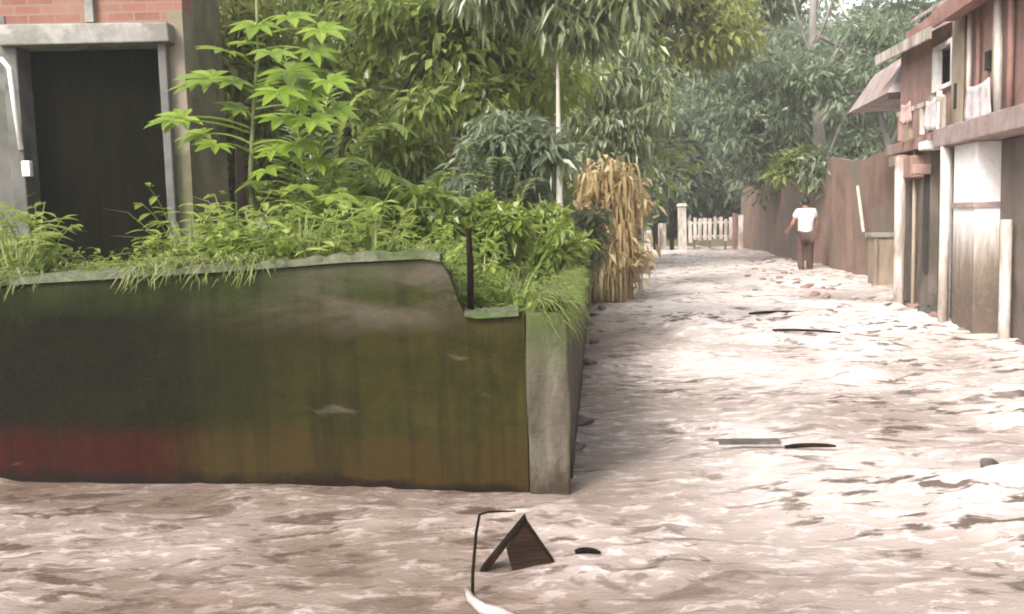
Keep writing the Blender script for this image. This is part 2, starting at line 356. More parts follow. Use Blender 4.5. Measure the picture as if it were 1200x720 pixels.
def water_mat():
    m, nt, out = new_mat('muddy_flood_water')
    at_ = N(nt, 'ShaderNodeAttribute'); at_.attribute_name = 'foam_sheen'
    pos = N(nt, 'ShaderNodeNewGeometry').outputs['Position']
    n1 = noise(nt, gco(nt, (0.7, 1.0, 1)), 0.8, 4, 0.6, 0.6)
    n2 = noise(nt, gco(nt, (1.0, 2.2, 1)), 9, 6, 0.7, 0.6)
    n3 = noise(nt, gco(nt, (1.0, 1.6, 1)), 38, 4, 0.6, 0.4)
    n4 = noise(nt, gco(nt, (0.9, 2.0, 1)), 4.2, 5, 0.62, 0.5)
    n5 = noise(nt, gco(nt, (0.8, 0.8, 1)), 1.0, 4, 0.6, 0.5)
    n6 = noise(nt, gco(nt, (1.0, 2.1, 1)), 6.5, 6, 0.66, 0.4)
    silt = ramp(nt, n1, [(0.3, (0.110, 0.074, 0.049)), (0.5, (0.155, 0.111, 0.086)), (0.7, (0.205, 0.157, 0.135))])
    dk = N(nt, 'ShaderNodeMath', operation='MULTIPLY'); nt.links.new(ramp(nt, n4, [(0.53, 0.0), (0.59, 0.95)]), dk.inputs[0]); nt.links.new(ramp(nt, n5, [(0.42, 0.25), (0.56, 1.0)]), dk.inputs[1])  # dark streaks: shaded ripple troughs painted into the colour
    fk = N(nt, 'ShaderNodeMath', operation='MULTIPLY'); nt.links.new(ramp(nt, n6, [(0.53, 0.0), (0.60, 1.0)]), fk.inputs[0]); nt.links.new(ramp(nt, at_.outputs['Fac'], [(0.0, 0.25), (0.45, 0.85)]), fk.inputs[1])  # pale flecks: foam together with wave glints painted into the colour
    veil = ramp(nt, at_.outputs['Fac'], [(0.05, 0.0), (0.36, 0.44), (0.66, 0.95)])  # foam film, also painting bright sky sheen into the water colour
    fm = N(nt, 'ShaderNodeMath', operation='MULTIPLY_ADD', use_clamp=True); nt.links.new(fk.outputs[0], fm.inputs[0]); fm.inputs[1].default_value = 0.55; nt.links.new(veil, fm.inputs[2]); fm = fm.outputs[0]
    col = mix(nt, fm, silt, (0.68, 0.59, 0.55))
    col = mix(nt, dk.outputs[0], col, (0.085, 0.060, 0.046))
    h = mix(nt, 0.25, mix(nt, 0.5, n2, n6), n3)
    nrm = bump(nt, h, 0.6, 0.045)
    # turbid water scatters light below the surface, so its body colour hardly follows the ripples; the sheen does
    upv = N(nt, 'ShaderNodeCombineXYZ'); upv.inputs[2].default_value = 1.0
    geo = N(nt, 'ShaderNodeNewGeometry').outputs['Normal']
    bl = N(nt, 'ShaderNodeMix'); bl.data_type = 'VECTOR'; bl.inputs[0].default_value = 0.45
    nt.links.new(upv.outputs[0], bl.inputs[4]); nt.links.new(nrm, bl.inputs[5])
    df = N(nt, 'ShaderNodeBsdfDiffuse'); nt.links.new(col, df.inputs[0]); nt.links.new(bl.outputs[1], df.inputs['Normal'])
    gl = N(nt, 'ShaderNodeBsdfGlossy'); gl.inputs['Roughness'].default_value = 0.03; nt.links.new(nrm, gl.inputs['Normal'])
    fr = N(nt, 'ShaderNodeFresnel'); fr.inputs[0].default_value = 1.33; nt.links.new(nrm, fr.inputs[1])
    inv = N(nt, 'ShaderNodeMath', operation='MULTIPLY_ADD'); nt.links.new(fm, inv.inputs[0]); inv.inputs[1].default_value = -0.45; inv.inputs[2].default_value = 1.0
    ml = N(nt, 'ShaderNodeMath', operation='MULTIPLY'); nt.links.new(fr.outputs[0], ml.inputs[0]); nt.links.new(inv.outputs[0], ml.inputs[1])
    mx = N(nt, 'ShaderNodeMixShader'); nt.links.new(ml.outputs[0], mx.inputs[0]); nt.links.new(df.outputs[0], mx.inputs[1]); nt.links.new(gl.outputs[0], mx.inputs[2])
    nt.links.new(mx.outputs[0], out.inputs[0])
    return m
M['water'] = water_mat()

# ------------------------------------------------------------------ setting: ground, water
g = MB(); g.add([(-300, -100, -0.45), (300, -100, -0.45), (300, 500, -0.45), (-300, 500, -0.45)], [(0, 1, 2, 3)])
tag(g.build('ground', M['bed']), kind='structure')

ROWS, COLS = 560, 460
Yr = 1.3*(40.0/1.3)**np.linspace(0, 1, ROWS)
T = np.linspace(-1, 1, COLS)
YY = np.repeat(Yr[:, None], COLS, 1); XX = T[None, :]*(0.85*YY+3.0)
# flow coordinates along the lane
def waves(X, Y):
    wx = X+0.5*(fbm(X*0.6, Y*0.6, 3)-0.5); wy = Y+0.6*(fbm(X*0.5+40, Y*0.5+9, 3)-0.5)
    ridge = lambda n: (1-np.abs(2*n-1))**2
    a = ridge(fbm(wx*0.8, wy*1.3, 2)); b = ridge(fbm(wx*2.0+31, wy*3.4+7, 2)); c = ridge(fbm(wx*4.2+3, wy*7.0+70, 2))
    e = fbm(wx*11+13, wy*15+20, 2)
    lane = np.clip((X-0.12*Y+0.7)/1.4, 0, 1)            # the current runs down the lane
    mask = 0.45+0.55*lane
    big = fbm(X*0.35+5, Y*0.35+11, 3)
    clus = np.clip((fbm(X*0.9+71, Y*0.8+23, 3)-0.40)*4.5, 0.08, 1)      # choppy patches between smoother ones
    amp = mask*(0.65+0.8*big)
    z = amp*(0.040*a+0.020*b+clus*(0.025*b+0.036*c+0.022*e))-0.048
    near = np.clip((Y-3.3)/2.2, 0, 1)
    veil = lane*(0.30+0.70*near)*(0.62+0.55*(fbm(X*0.6+90, Y*0.5+44, 3)-0.4)*2)  # pale film over the lane; its brightness is painted sky sheen
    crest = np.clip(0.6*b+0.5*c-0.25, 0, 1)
    foam_sheen = np.clip(0.66*veil+0.10*clus+0.28*crest*clus*(0.5+0.5*lane), 0, 1.1)
    return z, foam_sheen
ZZ, FOAM_SHEEN = waves(XX, YY)
vv = np.stack([XX, YY, ZZ], -1).reshape(-1, 3)
ii = np.arange(ROWS*COLS).reshape(ROWS, COLS)
ff = np.stack([ii[:-1, :-1], ii[:-1, 1:], ii[1:, 1:], ii[1:, :-1]], -1).reshape(-1, 4)
me = bpy.data.meshes.new('flood_water')
me.vertices.add(len(vv)); me.vertices.foreach_set('co', vv.ravel())
me.loops.add(ff.size); me.loops.foreach_set('vertex_index', ff.ravel().astype(np.int32))
me.polygons.add(len(ff)); me.polygons.foreach_set('loop_start', np.arange(0, ff.size, 4, dtype=np.int32))
me.polygons.foreach_set('use_smooth', np.ones(len(ff), bool))
me.update(calc_edges=True); me.validate()
fa = me.attributes.new('foam_sheen', 'FLOAT', 'POINT'); fa.data.foreach_set('value', FOAM_SHEEN.ravel().astype(np.float32))
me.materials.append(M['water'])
water = bpy.data.objects.new('flood_water', me); C.objects.link(water); tag(water, kind='structure')

# lane frame (the street runs away to the right)
LD = Vector((0.153, 0.988, 0)).normalized(); LN = Vector((LD.y, -LD.x, 0))
LANE_ROT = Matrix.Rotation(math.atan2(LD.y, LD.x)-math.pi/2, 3, 'Z')

# garden terrain behind the low wall
WL0, WL1 = Vector((-5.2, 5.345, 0)), Vector((0.06, 4.42, 0))
def wall_y(x): return WL0.y+(WL1.y-WL0.y)*(x-WL0.x)/(WL1.x-WL0.x)
def lane_left(y):
    return 0.20+(y-4.4)*0.094 if y < 13.7 else 1.08+(y-13.7)*0.155
def garden_z(x, y):
    e = lane_left(y)-x
    base = 0.80+0.12*min(1, max(0, (y-5)/3.0))
    base += 0.16*(float(fbm(np.array(x*0.7+50), np.array(y*0.7+50), 3))-0.5)
    k = min(1, max(0, e/1.1)); k = k*k*(3-2*k)
    return base*k+(1-k)*(0.62 if y < 14 else 0.45)
gx, gy = 60, 70
gv = []; gf = []
for j in range(gy):
    for i in range(gx):
        v = j/(gy-1); u = i/(gx-1)
        y0 = 4.5+31.5*v**1.6
        xr = lane_left(y0)-0.06; xl = -26.0
        x = xr+(xl-xr)*(u**2.0)
        y = y0 if v > 0 else wall_y(min(max(x, -5.2), 0.06))+0.10
        if 0 < v < 0.35: y = y0+max(0, (wall_y(min(max(x, -5.2), 0.06))+0.10-4.5))*(1-v/0.35)
        gv.append((x, y, garden_z(x, y)))
for j in range(gy-1):
    for i in range(gx-1):
        a = j*gx+i; gf.append((a, a+gx, a+gx+1, a+1))
m_ = MB(); m_.add(gv, gf); gz = m_.build('garden_ground', M['soil'], smooth=True); tag(gz, kind='structure')

# far bank where the lane ends
fb = MB(); fv = []; n = 30
for j, (yy, zz) in enumerate(((34.6, -0.4), (35.2, 0.15), (40, 0.35), (60, 0.6), (160, 0.8))):
    for i in range(n):
        x = -80+170*i/(n-1); fv.append((x, yy+random.uniform(-.2, .2), zz+random.uniform(-.06, .06)))
fb.add(fv, [(j*n+i, j*n+i+1, (j+1)*n+i+1, (j+1)*n+i) for j in range(4) for i in range(n-1)])
tag(fb.build('far_ground', M['soil'], smooth=True), kind='structure')

# ------------------------------------------------------------------ the low garden wall
gw = empty('garden_wall', (-2.5, wall_y(-2.5), 0))
def loc(o):      # keep world coordinates although parented to an unrotated empty
    o.matrix_parent_inverse = Matrix.Translation(-o.parent.location); return o
prof = [(-300, 338), (0, 336), (60, 332), (180, 325), (300, 317), (400, 309), (500, 304), (516, 308), (524, 318), (534, 345), (542, 371), (560, 374), (590, 372), (616, 370)]
pp = []
for px, py in prof:
    x = (px-600)/FPX*4.7
    for _ in range(3):
        Y = wall_y(x); p = at(px, py, Y); x = p.x
    pp.append((p.x, p.z))
def topz(x):
    for (a, za), (b, zb) in zip(pp[:-1], pp[1:]):
        if a <= x <= b: return za+(zb-za)*(x-a)/(b-a)
    return pp[0][1] if x < pp[0][0] else pp[-1][1]
TH = 0.16
def wall_strip(mb, x0, x1, n, zb, zt, front, back, jit=0.0):
    vs = []
    for i in range(n+1):
        x = x0+(x1-x0)*i/n; y = wall_y(x)
        j = random.uniform(-jit, jit)
        b0 = zb(x); t0 = zt(x)+j
        k = 9
        for q in range(k+1):
            z = b0+(t0-b0)*q/k
            vs.append((x, y+front+0.012*(float(fbm(np.array(x*2.2+9), np.array(z*2.2+4), 3))-0.5)*2, z))
        vs.append((x, y+back, t0)); vs.append((x, y+back, b0))
    m = 12
    fs = []
    for i in range(n):
        for q in range(m):
            a = i*m+q; b = i*m+(q+1) % m
            fs.append((a, a+m, b+m, b))
    fs.append(tuple(range(m))); fs.append(tuple(n*m+q for q in reversed(range(m))))
    mb.add(vs, fs)
w = MB(); wall_strip(w, -5.2, 0.058, 150, lambda x: -0.45, topz, 0, TH, 0.006)
loc(w.build('masonry', M['garden_wall'], gw))
xe = pp[7][0]
cp = MB(); wall_strip(cp, -5.2, xe, 110, lambda x: topz(x)+0.004, lambda x: topz(x)+0.042+.018*float(fbm(np.array(x*5.0), np.array(.5), 3)-.5), -0.022, TH+0.03, 0.012)
loc(cp.build('coping', M['coping'], gw))
sl = MB(); p0 = at(545, 371, 4.5)
wall_strip(sl, p0.x, 0.03, 14, lambda x: topz(x)+0.004, lambda x: topz(x)+0.03, -0.03, TH+0.06, 0.005)
loc(tag(sl.build('coping', M['coping'], gw), 'broken slab of coping left at the corner'))
pl = MB()
ptop = at(640, 366, 4.4).z
def pillar_ring(z, o=0.0): return [(0.062-o, 4.385-o, z), (0.262+o, 4.37-o, z), (0.275+o, 4.62+o, z), (0.062-o, 4.62+o, z)]
vs = []; zs = [-0.45, 0.0, 0.2, 0.4, 0.6, ptop]
for z in zs: vs += [(x+random.uniform(-.006, .006), y+random.uniform(-.006, .006), z) for x, y, z in pillar_ring(z)]
pl.add(vs, [(4*i+k, 4*i+(k+1) % 4, 4*i+4+(k+1) % 4, 4*i+4+k) for i in range(5) for k in range(4)]+[(20, 21, 22, 23)])
loc(pl.build('pillar', M['wall_pillar'], gw, bevel=0.012))
# side wall running back along the lane
sw = MB(); n = 40; vs = []
for i in range(n+1):
    y = 4.625+9.2*i/n; x = lane_left(y)
    zt = ptop-0.02-0.16*i/n+random.uniform(-.02, .02)
    vs += [(x+0.07, y, -0.45), (x+0.05+random.uniform(-.01, .01), y, zt*0.5), (x+0.03, y, zt), (x-0.12, y, zt-.01), (x-0.12, y, -0.45)]
sw.add(vs, [(5*i+k, 5*i+5+k, 5*i+5+(k+1) % 5, 5*i+(k+1) % 5) for i in range(n) for k in range(5)]+[(0, 1, 2, 3, 4), (5*n+4, 5*n+3, 5*n+2, 5*n+1, 5*n)])
loc(sw.build('side_wall', M['wall_pillar'], gw))
tag(gw, 'low dark mossy garden wall with pale coping and a broken corner', 'wall')

st = MB(); a = at(551, 345, 4.62); b = at(549, 268, 4.62)
st.tube([a-Vector((0, 0, .1)), a.lerp(b, .5)+Vector((.004, 0, 0)), b], [0.017, 0.016, 0.013], 8)
o = st.build('stake', M['dark_wood']); tag(o, 'short dark stake standing at the broken gap in the mossy wall', 'stake')

# ------------------------------------------------------------------ brick house with the dark doorway (left)
HY = 8.0
hs = empty('brick_house', (-4.0, HY, 0.8))
def hx(px, py=200): return at(px, py, HY).x
def hz(py, px=120): return at(px, py, HY).z
dl, dr = hx(35), hx(197); dz = hz(54)
wl, wr = -8.5, hx(224)
lint0, lint1 = dz, hz(31)
wm = MB()
wm.box(((wl+dl-0.12)/2, HY+0.12, 1.7), (dl-0.12-wl, 0.24, 2.74))
loc(wm.build('wall', M['grey_plaster'], hs))
wm = MB(); wm.box(((dr+0.07+wr)/2, HY+0.12, 1.7), (wr-dr-0.07, 0.24, 2.74))
loc(tag(wm.build('wall', M['green_plaster'], hs), 'algae stained wall to the side of the doorway'))
fm = MB(); fm.box((dl-0.06, HY+0.06, 1.7), (0.12, 0.28, 2.30+0.0))
loc(fm.build('door_jamb', M['grey_plaster'], hs, bevel=0.01)); fm = MB(); fm.box((dr+0.035, HY+0.06, 1.7), (0.07, 0.28, 2.30))
loc(fm.build('door_jamb', M['grey_plaster'], hs, bevel=0.01))
lt = MB(); lt.box(((dl+dr)/2, HY+0.03, (lint0+lint1)/2), (dr-dl+0.24, 0.34, lint1-lint0), jit=0.01)
loc(lt.build('lintel', M['light_cement'], hs, bevel=0.012))
up = MB()
up.box(((wl+wr)/2, HY+0.12, (lint1+4.6)/2+0.02), (wr-wl, 0.22, 4.6-lint1-0.0))
loc(up.build('brick_wall', M['brick'], hs))
pi = MB(); xp = hx(106, 10); pi.box((xp, HY-0.01, (lint1+4.6)/2+0.02), (0.07, 0.06, 4.6-lint1-0.02))
loc(pi.build('pilaster', M['light_cement'], hs))
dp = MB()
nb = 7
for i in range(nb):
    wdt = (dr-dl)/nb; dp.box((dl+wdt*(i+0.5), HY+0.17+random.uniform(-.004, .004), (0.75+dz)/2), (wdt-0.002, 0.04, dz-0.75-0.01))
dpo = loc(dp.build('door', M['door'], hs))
for zz in (1.25, 2.3):
    b_ = MB(); b_.box(((dl+dr)/2, HY+0.14, zz), (dr-dl-.06, 0.025, 0.09)); q = b_.build('crossbar', M['door'], dpo)
    q.matrix_parent_inverse = Matrix.Translation(-hs.location)
ba = MB(); ba.box(((wl+wr)/2, HY+.95, 2.4), (wr-wl, 0.2, 4.3)); ba.box((wl+.1, HY+.54, 2.4), (.2, .60, 4.3)); ba.box((wr-.1, HY+.54, 2.4), (.2, .60, 4.3))
loc(ba.build('rear_wall', M['green_plaster'], hs))
rf = MB(); rf.box(((wl+wr)/2, HY+.5, 4.68), (wr-wl+.5, 1.5, 0.12)); loc(rf.build('roof', M['light_cement'], hs))
pe = MB()
pe.tube([at(-14, 68, HY-.08), at(2, 70, HY-.08), at(11, 80, HY-.08), at(15, 110, HY-.08), at(25, 176, HY-.08)], 0.022, 8)
loc(pe.build('downpipe', M['white_paint'], hs, smooth=True))
sh = MB(); c_ = at(32, 198, HY-.1); sh.box(c_, (0.07, 0.06, 0.13)); loc(sh.build('pipe_bracket', M['white_paint'], hs, bevel=.008))
tag(hs, 'brick house with grey plaster and a wide dark doorway behind the garden', 'house')

# ------------------------------------------------------------------ plants
def bezier(p0, p1, p2, n):
    return [p0*(1-t)**2+p1*2*t*(1-t)+p2*t*t for t in [i/(n-1) for i in range(n)]]
def tree(name, label, base, height, crown_c, crown_r, mat, bark, trunk_r=0.12, clumps=30, per=160, L=0.16, W=0.07,
         droop=0.1, group=None, cat='tree', limbs=10, spread=0.32, down=0.3, lean=(0, 0), lo=5):
    root = empty(name, base)
    base = Vector(base); cc = Vector(crown_c)
    tb = MB()
    top = Vector((cc.x+lean[0], cc.y+lean[1], base.z+height))-base
    mid = Vector((top.x*0.25+random.uniform(-.1, .1)*height*.2, top.y*0.25, top.z*0.5))
    path = bezier(Vector((0, 0, -0.25)), mid, top*0.86, 12)
    tb.tube(path, [trunk_r*(1.25-1.1*(i/11)) if i else trunk_r*1.6 for i in range(12)], 9)
    cen = []
    for i in range(clumps):
        while True:
            p = np.array([random.uniform(-1, 1) for _ in range(3)])
            if 0.25 < np.linalg.norm(p) < 1: break
        p = p*(0.75+0.25*random.random())
        cen.append(Vector((cc.x+p[0]*crown_r[0], cc.y+p[1]*crown_r[1], cc.z+p[2]*crown_r[2]))-base)
    for c in cen[:limbs]:
        s = path[random.randint(lo, 10)]
        m = s.lerp(c, .5)+Vector((random.uniform(-.2, .2), random.uniform(-.2, .2), 0.12*height*random.random()*.6))
        tb.tube(bezier(s, m, c, 6), [trunk_r*.42, trunk_r*.36, trunk_r*.3, trunk_r*.24, trunk_r*.17, trunk_r*.09], 6)
    tb.build('trunk', M[bark], root, smooth=True)
    cb = MB(); rr = min(crown_r)*spread
    for c in cen:
        n = int(per*random.uniform(.5, 1.4)); rad = rr*random.uniform(.7, 1.4)
        d = rng.normal(0, 1, (n, 3)); d /= np.linalg.norm(d, axis=1, keepdims=True)
        pos = np.array(c)[None]+d*rad*(rng.random((n, 1))**0.5)*np.array([[1.25, 1.25, .8]])
        dd = d*0.7+rng.normal(0, .5, (n, 3)); dd[:, 2] -= down
        leaf_cloud(cb, pos, dd, L*rng.uniform(.45, 1.45, n), W*rng.uniform(.6, 1.4, n), droop)
    cb.build('crown', M[mat], root)
    tag(root, label, cat, group)
    return root

gzv = lambda p: garden_z(p[0], p[1])
def gbase(px, Y):
    x = at(px, 250, Y).x
    return (x, Y, garden_z(x, Y)-0.02)

# middle trees behind the wall
tree('leafy_tree', 'dense mid green tree filling the garden between the lobed shrub and the pale trunk', gbase(545, 10.5), 3.6,
     at(535, 100, 10.5), (1.45, 1.1, 1.55), 'leaf_mid', 'bark', 0.11, 46, 150, 0.17, 0.07, 0.15, limbs=14, down=.55)
tree('leafy_tree', 'tall green tree behind the lobed shrub with its crown cut by the top edge', gbase(415, 12.5), 4.6,
     at(400, 40, 12.5), (1.9, 1.2, 1.5), 'leaf_mid', 'bark', 0.12, 42, 140, 0.18, 0.08, 0.15, limbs=12, down=.4)
tree('slender_tree', 'slender tree with a straight pale trunk and drooping light leaves by the lane', gbase(655, 8.9), 3.0,
     at(652, -25, 8.9), (.95, .75, .72), 'leaf_pale', 'pale_bark', 0.036, 30, 120, 0.17, 0.055, 0.25, limbs=7, down=.9, lo=9)
tree('bushy_shrub', 'cool green shrub with arching leaves beside the pale trunk', gbase(590, 9.2), 1.6,
     at(600, 195, 9.2), (0.62, 0.6, 0.62), 'leaf_cool', 'bark', 0.04, 22, 130, 0.15, 0.05, 0.2, cat='shrub', limbs=9, down=.6)
tree('bushy_shrub', 'low light green shrub on the bank next to the dry brown shrub', gbase(640, 8.2), 1.0,
     at(632, 285, 8.2), (0.5, 0.5, 0.35), 'leaf_near', 'stem', 0.025, 22, 120, 0.10, 0.045, 0.15, cat='shrub', limbs=9, down=.3)
tree('bushy_shrub', 'low round green shrub right behind the dark stake', gbase(560, 7.2), 0.8,
     at(560, 278, 7.2), (0.5, 0.4, 0.3), 'leaf_near', 'stem', 0.022, 20, 120, 0.10, 0.045, 0.15, cat='shrub', limbs=9, down=.3)
tree('bushy_shrub', 'light green shrub below the drooping fronds', gbase(450, 7.0), 0.9,
     at(455, 250, 7.0), (0.55, 0.4, 0.38), 'leaf_near', 'stem', 0.022, 24, 120, 0.11, 0.05, 0.15, cat='shrub', limbs=9, down=.3)
tree('twiggy_tree', 'thin yellowish tree beside the end of the brick house', gbase(285, 10.4), 3.6,
     at(275, 30, 10.4), (.85, .6, .85), 'leaf_olive', 'bark', 0.06, 26, 90, 0.15, 0.06, 0.1, limbs=20, down=.3)
tree('olive_tree', 'olive green tree leaning over the lane above the white gate', (2.6, 20.5, 0.4), 6.6,
     at(790, 20, 21), (2.2, 1.7, 1.7), 'leaf_olive', 'bark', 0.13, 40, 170, 0.24, 0.10, 0.15, limbs=14, down=.5)
tree('feathery_tree', 'light leaved tree hanging over the dry brown shrub', (1.6, 16.2, 0.5), 4.4,
     at(718, 110, 15.6), (0.95, .9, 1.75), 'leaf_pale', 'grey_bark', 0.07, 34, 110, 0.17, 0.06, 0.3, limbs=12, down=.9)
tree('bushy_shrub', 'pale green loose shrub growing against the near side of the dry tan shrub', (0.78, 11.6, 0.6), 0.9,
     (0.82, 11.5, 1.05), (0.38, 0.5, 0.5), 'leaf_pale', 'stem', 0.025, 22, 90, 0.13, 0.05, 0.2, cat='shrub', limbs=9, down=.5)
tree('bushy_shrub', 'large olive shrub growing behind the thin stemmed shrub and the end of the brick house', gbase(272, 11.5), 2.0,
     at(272, 170, 11.5), (0.8, 0.6, 1.0), 'leaf_olive', 'bark', 0.05, 34, 110, 0.15, 0.065, 0.15, cat='shrub', limbs=12, down=.4)
# right hand trees behind the brown wall
tree('hazy_tree', 'grey green tree behind the brown wall above the wading person', (8.6, 27, 0.2), 6.5,
     at(915, 130, 27), (2.4, 1.8, 2.3), 'leaf_cool', 'grey_bark', 0.15, 46, 190, 0.26, 0.11, 0.15, limbs=14, down=.45)
tree('pale_leaved_tree', 'pale crowned tree at the top edge between the lane and the house', (9.2, 30, 0.2), 9.0,
     at(900, 10, 30), (2.0, 1.6, 1.8), 'leaf_pale', 'pale_bark', 0.16, 26, 130, 0.28, 0.11, 0.2, limbs=12, down=.5)
tree('dark_tree', 'dark grey green tree behind the low roof of the street house', (9.0, 21.5, 0.2), 5.6,
     at(990, 120, 21.5), (1.5, 1.3, 2.4), 'leaf_cool', 'grey_bark', 0.14, 34, 150, 0.20, 0.08, 0.2, limbs=14, down=.5)

# bare grey tree
bt = empty('bare_tree', (8.0, 24.0, 0.1)); tb = MB(); org = Vector((8.0, 24.0, 0.1))
def P(px, py, Y=24.0): return at(px, py, Y)-org
tb.tube([Vector((0, 0, -.4)), P(964, 190), P(956, 120), P(951, 60), P(955, -30)], [.17, .15, .13, .11, .08], 9)
for path in ([P(957, 110), P(975, 70), P(990, 45), P(1004, 20)], [P(954, 70), P(938, 40), P(930, 0)], [P(955, 40), P(985, 55), P(1003, 38), P(1016, 42)],
             [P(960, 150), P(985, 120), P(998, 85)], [P(953, 55), P(972, 20), P(982, -20)]):
    pts = bezier(path[0], path[1]*1.0, path[-1], 8) if len(path) == 3 else path
    tb.tube(pts, list(np.linspace(.065, .025, len(pts))), 6)
tb.build('trunk', M['grey_bark'], bt, smooth=True)
tb = MB(); tb.tube([P(981, -20, 23.6), P(986, 5, 23.6), P(994, 22, 23.6), P(1005, 33, 23.6), P(1016, 38, 23.6)], [.05, .05, .045, .04, .02], 7)
tag(tb.build('branch', M['pale_bark'], bt, smooth=True), 'pale curved branch')
tag(bt, 'bare grey tree with a pale curved branch beside the street house', 'tree')

# small yellow green plant on top of the brown wall
tree('climbing_plant', 'yellow green leafy plant on the brown wall right above the wading person', (7.05, 22.0, 2.3), 0.5,
     at(945, 196, 21.8), (0.85, 0.5, 0.45), 'leaf_yellow', 'stem', 0.03, 28, 70, 0.20, 0.10, 0.2, cat='plant', limbs=10, down=.3)

# hazy trees beyond the end of the lane
far_lab = 'hazy green tree beyond the white gate at the end of the lane'
far = [(690, 40, 12, 4.2), (742, 38, 9, 3.2), (790, 44, 11, 3.6), (832, 41, 8.5, 3.0), (868, 46, 12, 3.8), (905, 42, 10, 3.4), (948, 47, 13, 4.2), (990, 43, 11, 3.6),
       (1040, 48, 13, 4.4), (600, 42, 12, 4.5), (520, 44, 12, 4.5), (815, 50, 14, 4.4), (770, 48, 13, 4.2), (962, 36, 9, 2.8), (1030, 33, 11, 2.6)]
for px, Y, h, r in far:
    x = at(px, 250, Y).x
    tree('hazy_tree', far_lab, (x, Y, 0.3), h*0.8, (x+random.uniform(-.5, .5), Y, h*0.48), (r, r*.8, h*0.46), 'leaf_cool', 'grey_bark', 0.2, 44, 110, 0.42, 0.2, 0.15,
         group='trees beyond the end of the lane', limbs=8, down=.4, spread=.4)
back_lab = 'large green tree standing behind the garden and the brick house'
for px, Y, h, r in [(60, 19, 9, 3.0), (210, 17, 8, 2.6), (330, 18, 8.5, 2.8), (450, 19, 8, 2.8), (560, 20, 8, 2.8), (650, 23, 8.5, 3.0)]:
    x = at(px, 250, Y).x
    tree('garden_tree', back_lab, (x, Y, 0.7), h*0.8, (x, Y, h*0.52), (r, r*.8, h*.44), 'leaf_mid', 'bark', 0.18, 44, 130, 0.28, 0.12, 0.15,
         group='trees behind the garden', limbs=8, down=.4, spread=.36)

# --- lobed (papaya-like) leaves and feathery fronds of the near shrub
def lobed_leaf(mb, c, d, up, size, nl=7):
    d = Vector(d).normalized(); side = d.cross(Vector(up)).normalized(); up = side.cross(d)
    for k in range(nl):
        a = (k-(nl-1)/2)*R(250/(nl-1))
        dir_ = (d*math.cos(a)+side*math.sin(a)+up*0.12).normalized()
        L = size*(1-0.33*abs(a)/R(125))*random.uniform(.9, 1.08)
        mb.leaf(c, dir_, up, L, L*0.36, 0.18)
def lobed_plant(name, label, base, stems, leaves, size, mat='leaf_lobed'):
    root = empty(name, base); bse = Vector(base)
    sb = MB()
    for pts, r in stems: sb.tube([Vector(p)-bse for p in pts], list(np.linspace(r, r*.5, len(pts))), 7)
    so = sb.build('stem', M['stem'], root, smooth=True)
    for (src, c, d, s) in leaves:
        src = Vector(src)-bse; c = Vector(c)-bse
        pb = MB(); m = src.lerp(c, .5)+Vector((0, 0, .06)); pb.tube(bezier(src, m, c, 6), [.009, .008, .007, .006, .005, .005], 5)
        lobed_leaf(pb, c, d, (random.uniform(-.25, .25), -0.55+random.uniform(-.2, .2), 1), s*random.uniform(.9, 1.1))
        pb.build('leaf', M[mat], root)
    tag(root, label, 'shrub'); return root
PY = 6.4
b0 = Vector(gbase(296, PY))
stem = [b0, at(294, 200, PY), at(298, 120, PY), at(303, 60, PY), at(300, -10, PY)]
lv = []
for (px, py, sx, sy, s) in [(215, 138, 292, 150, .26), (248, 92, 297, 110, .25), (262, 60, 300, 80, .22), (338, 84, 301, 90, .34), (318, 62, 301, 70, .24), (365, 60, 302, 60, .22),
                            (252, 170, 294, 180, .19), (330, 140, 298, 140, .24), (348, 170, 296, 170, .22), (280, 128, 297, 140, .18), (355, 118, 299, 120, .22), (300, 30, 302, 30, .22), (340, 20, 302, 30, .24),
                            (385, 95, 300, 100, .20), (350, 98, 301, 96, .30), (326, 108, 301, 104, .26), (275, 96, 298, 104, .22), (232, 98, 297, 108, .22), (238, 158, 293, 168, .20), (200, 142, 292, 156, .18), (366, 140, 298, 138, .20), (392, 128, 299, 128, .20), (372, 190, 296, 185, .20), (290, 52, 302, 66, .2), (375, 35, 302, 44, .22), (320, 175, 296, 178, .2), (312, 200, 295, 210, .18)]:
    s0 = at(sx, sy, PY); c = at(px, py, PY-random.uniform(0, .45)); d = (c-s0); d.z -= .35*d.length
    lv.append((s0, c, d, s*1.0))
lobed_plant('lobed_shrub', 'tall thin stemmed shrub with big lobed yellow green leaves beside the doorway', b0, [(stem, .02)], lv, .3)

def frond(mb, p0, p1, p2, nl, L, W):
    pts = bezier(Vector(p0), Vector(p1), Vector(p2), nl)
    mb.tube(pts, list(np.linspace(.011, .003, nl)), 5)
    for i in range(2, nl):
        t = (pts[i]-pts[i-1]).normalized(); sd = t.cross(Vector((0, 0, 1)))
        sd = sd.normalized() if sd.length > .05 else Vector((1, 0, 0))
        ll = L*(1-.55*abs(i/nl-.4))*random.uniform(.85, 1.1)
        for s in (-1, 1):
            mb.leaf(pts[i], sd*s*.8+t*.7+Vector((0, 0, -.1+random.uniform(-.15, .15))), (0, -.3, 1), ll, W, .25)
def frond_plant(label, base, ends, L=.2, W=.045, mat='leaf_near'):
    root = empty('frond_plant', base); bse = Vector(base)
    for (px, py, dy, lift) in ends:
        e = at(px, py, base[1]+dy)-bse
        m = e*0.5+Vector((0, 0, lift)); fbm_ = MB(); frond(fbm_, Vector((0, 0, 0)), m, e, 26, L, W)
        fbm_.build('frond', M[mat], root)
    tag(root, label, 'plant'); return root
FB = gbase(365, 6.9)
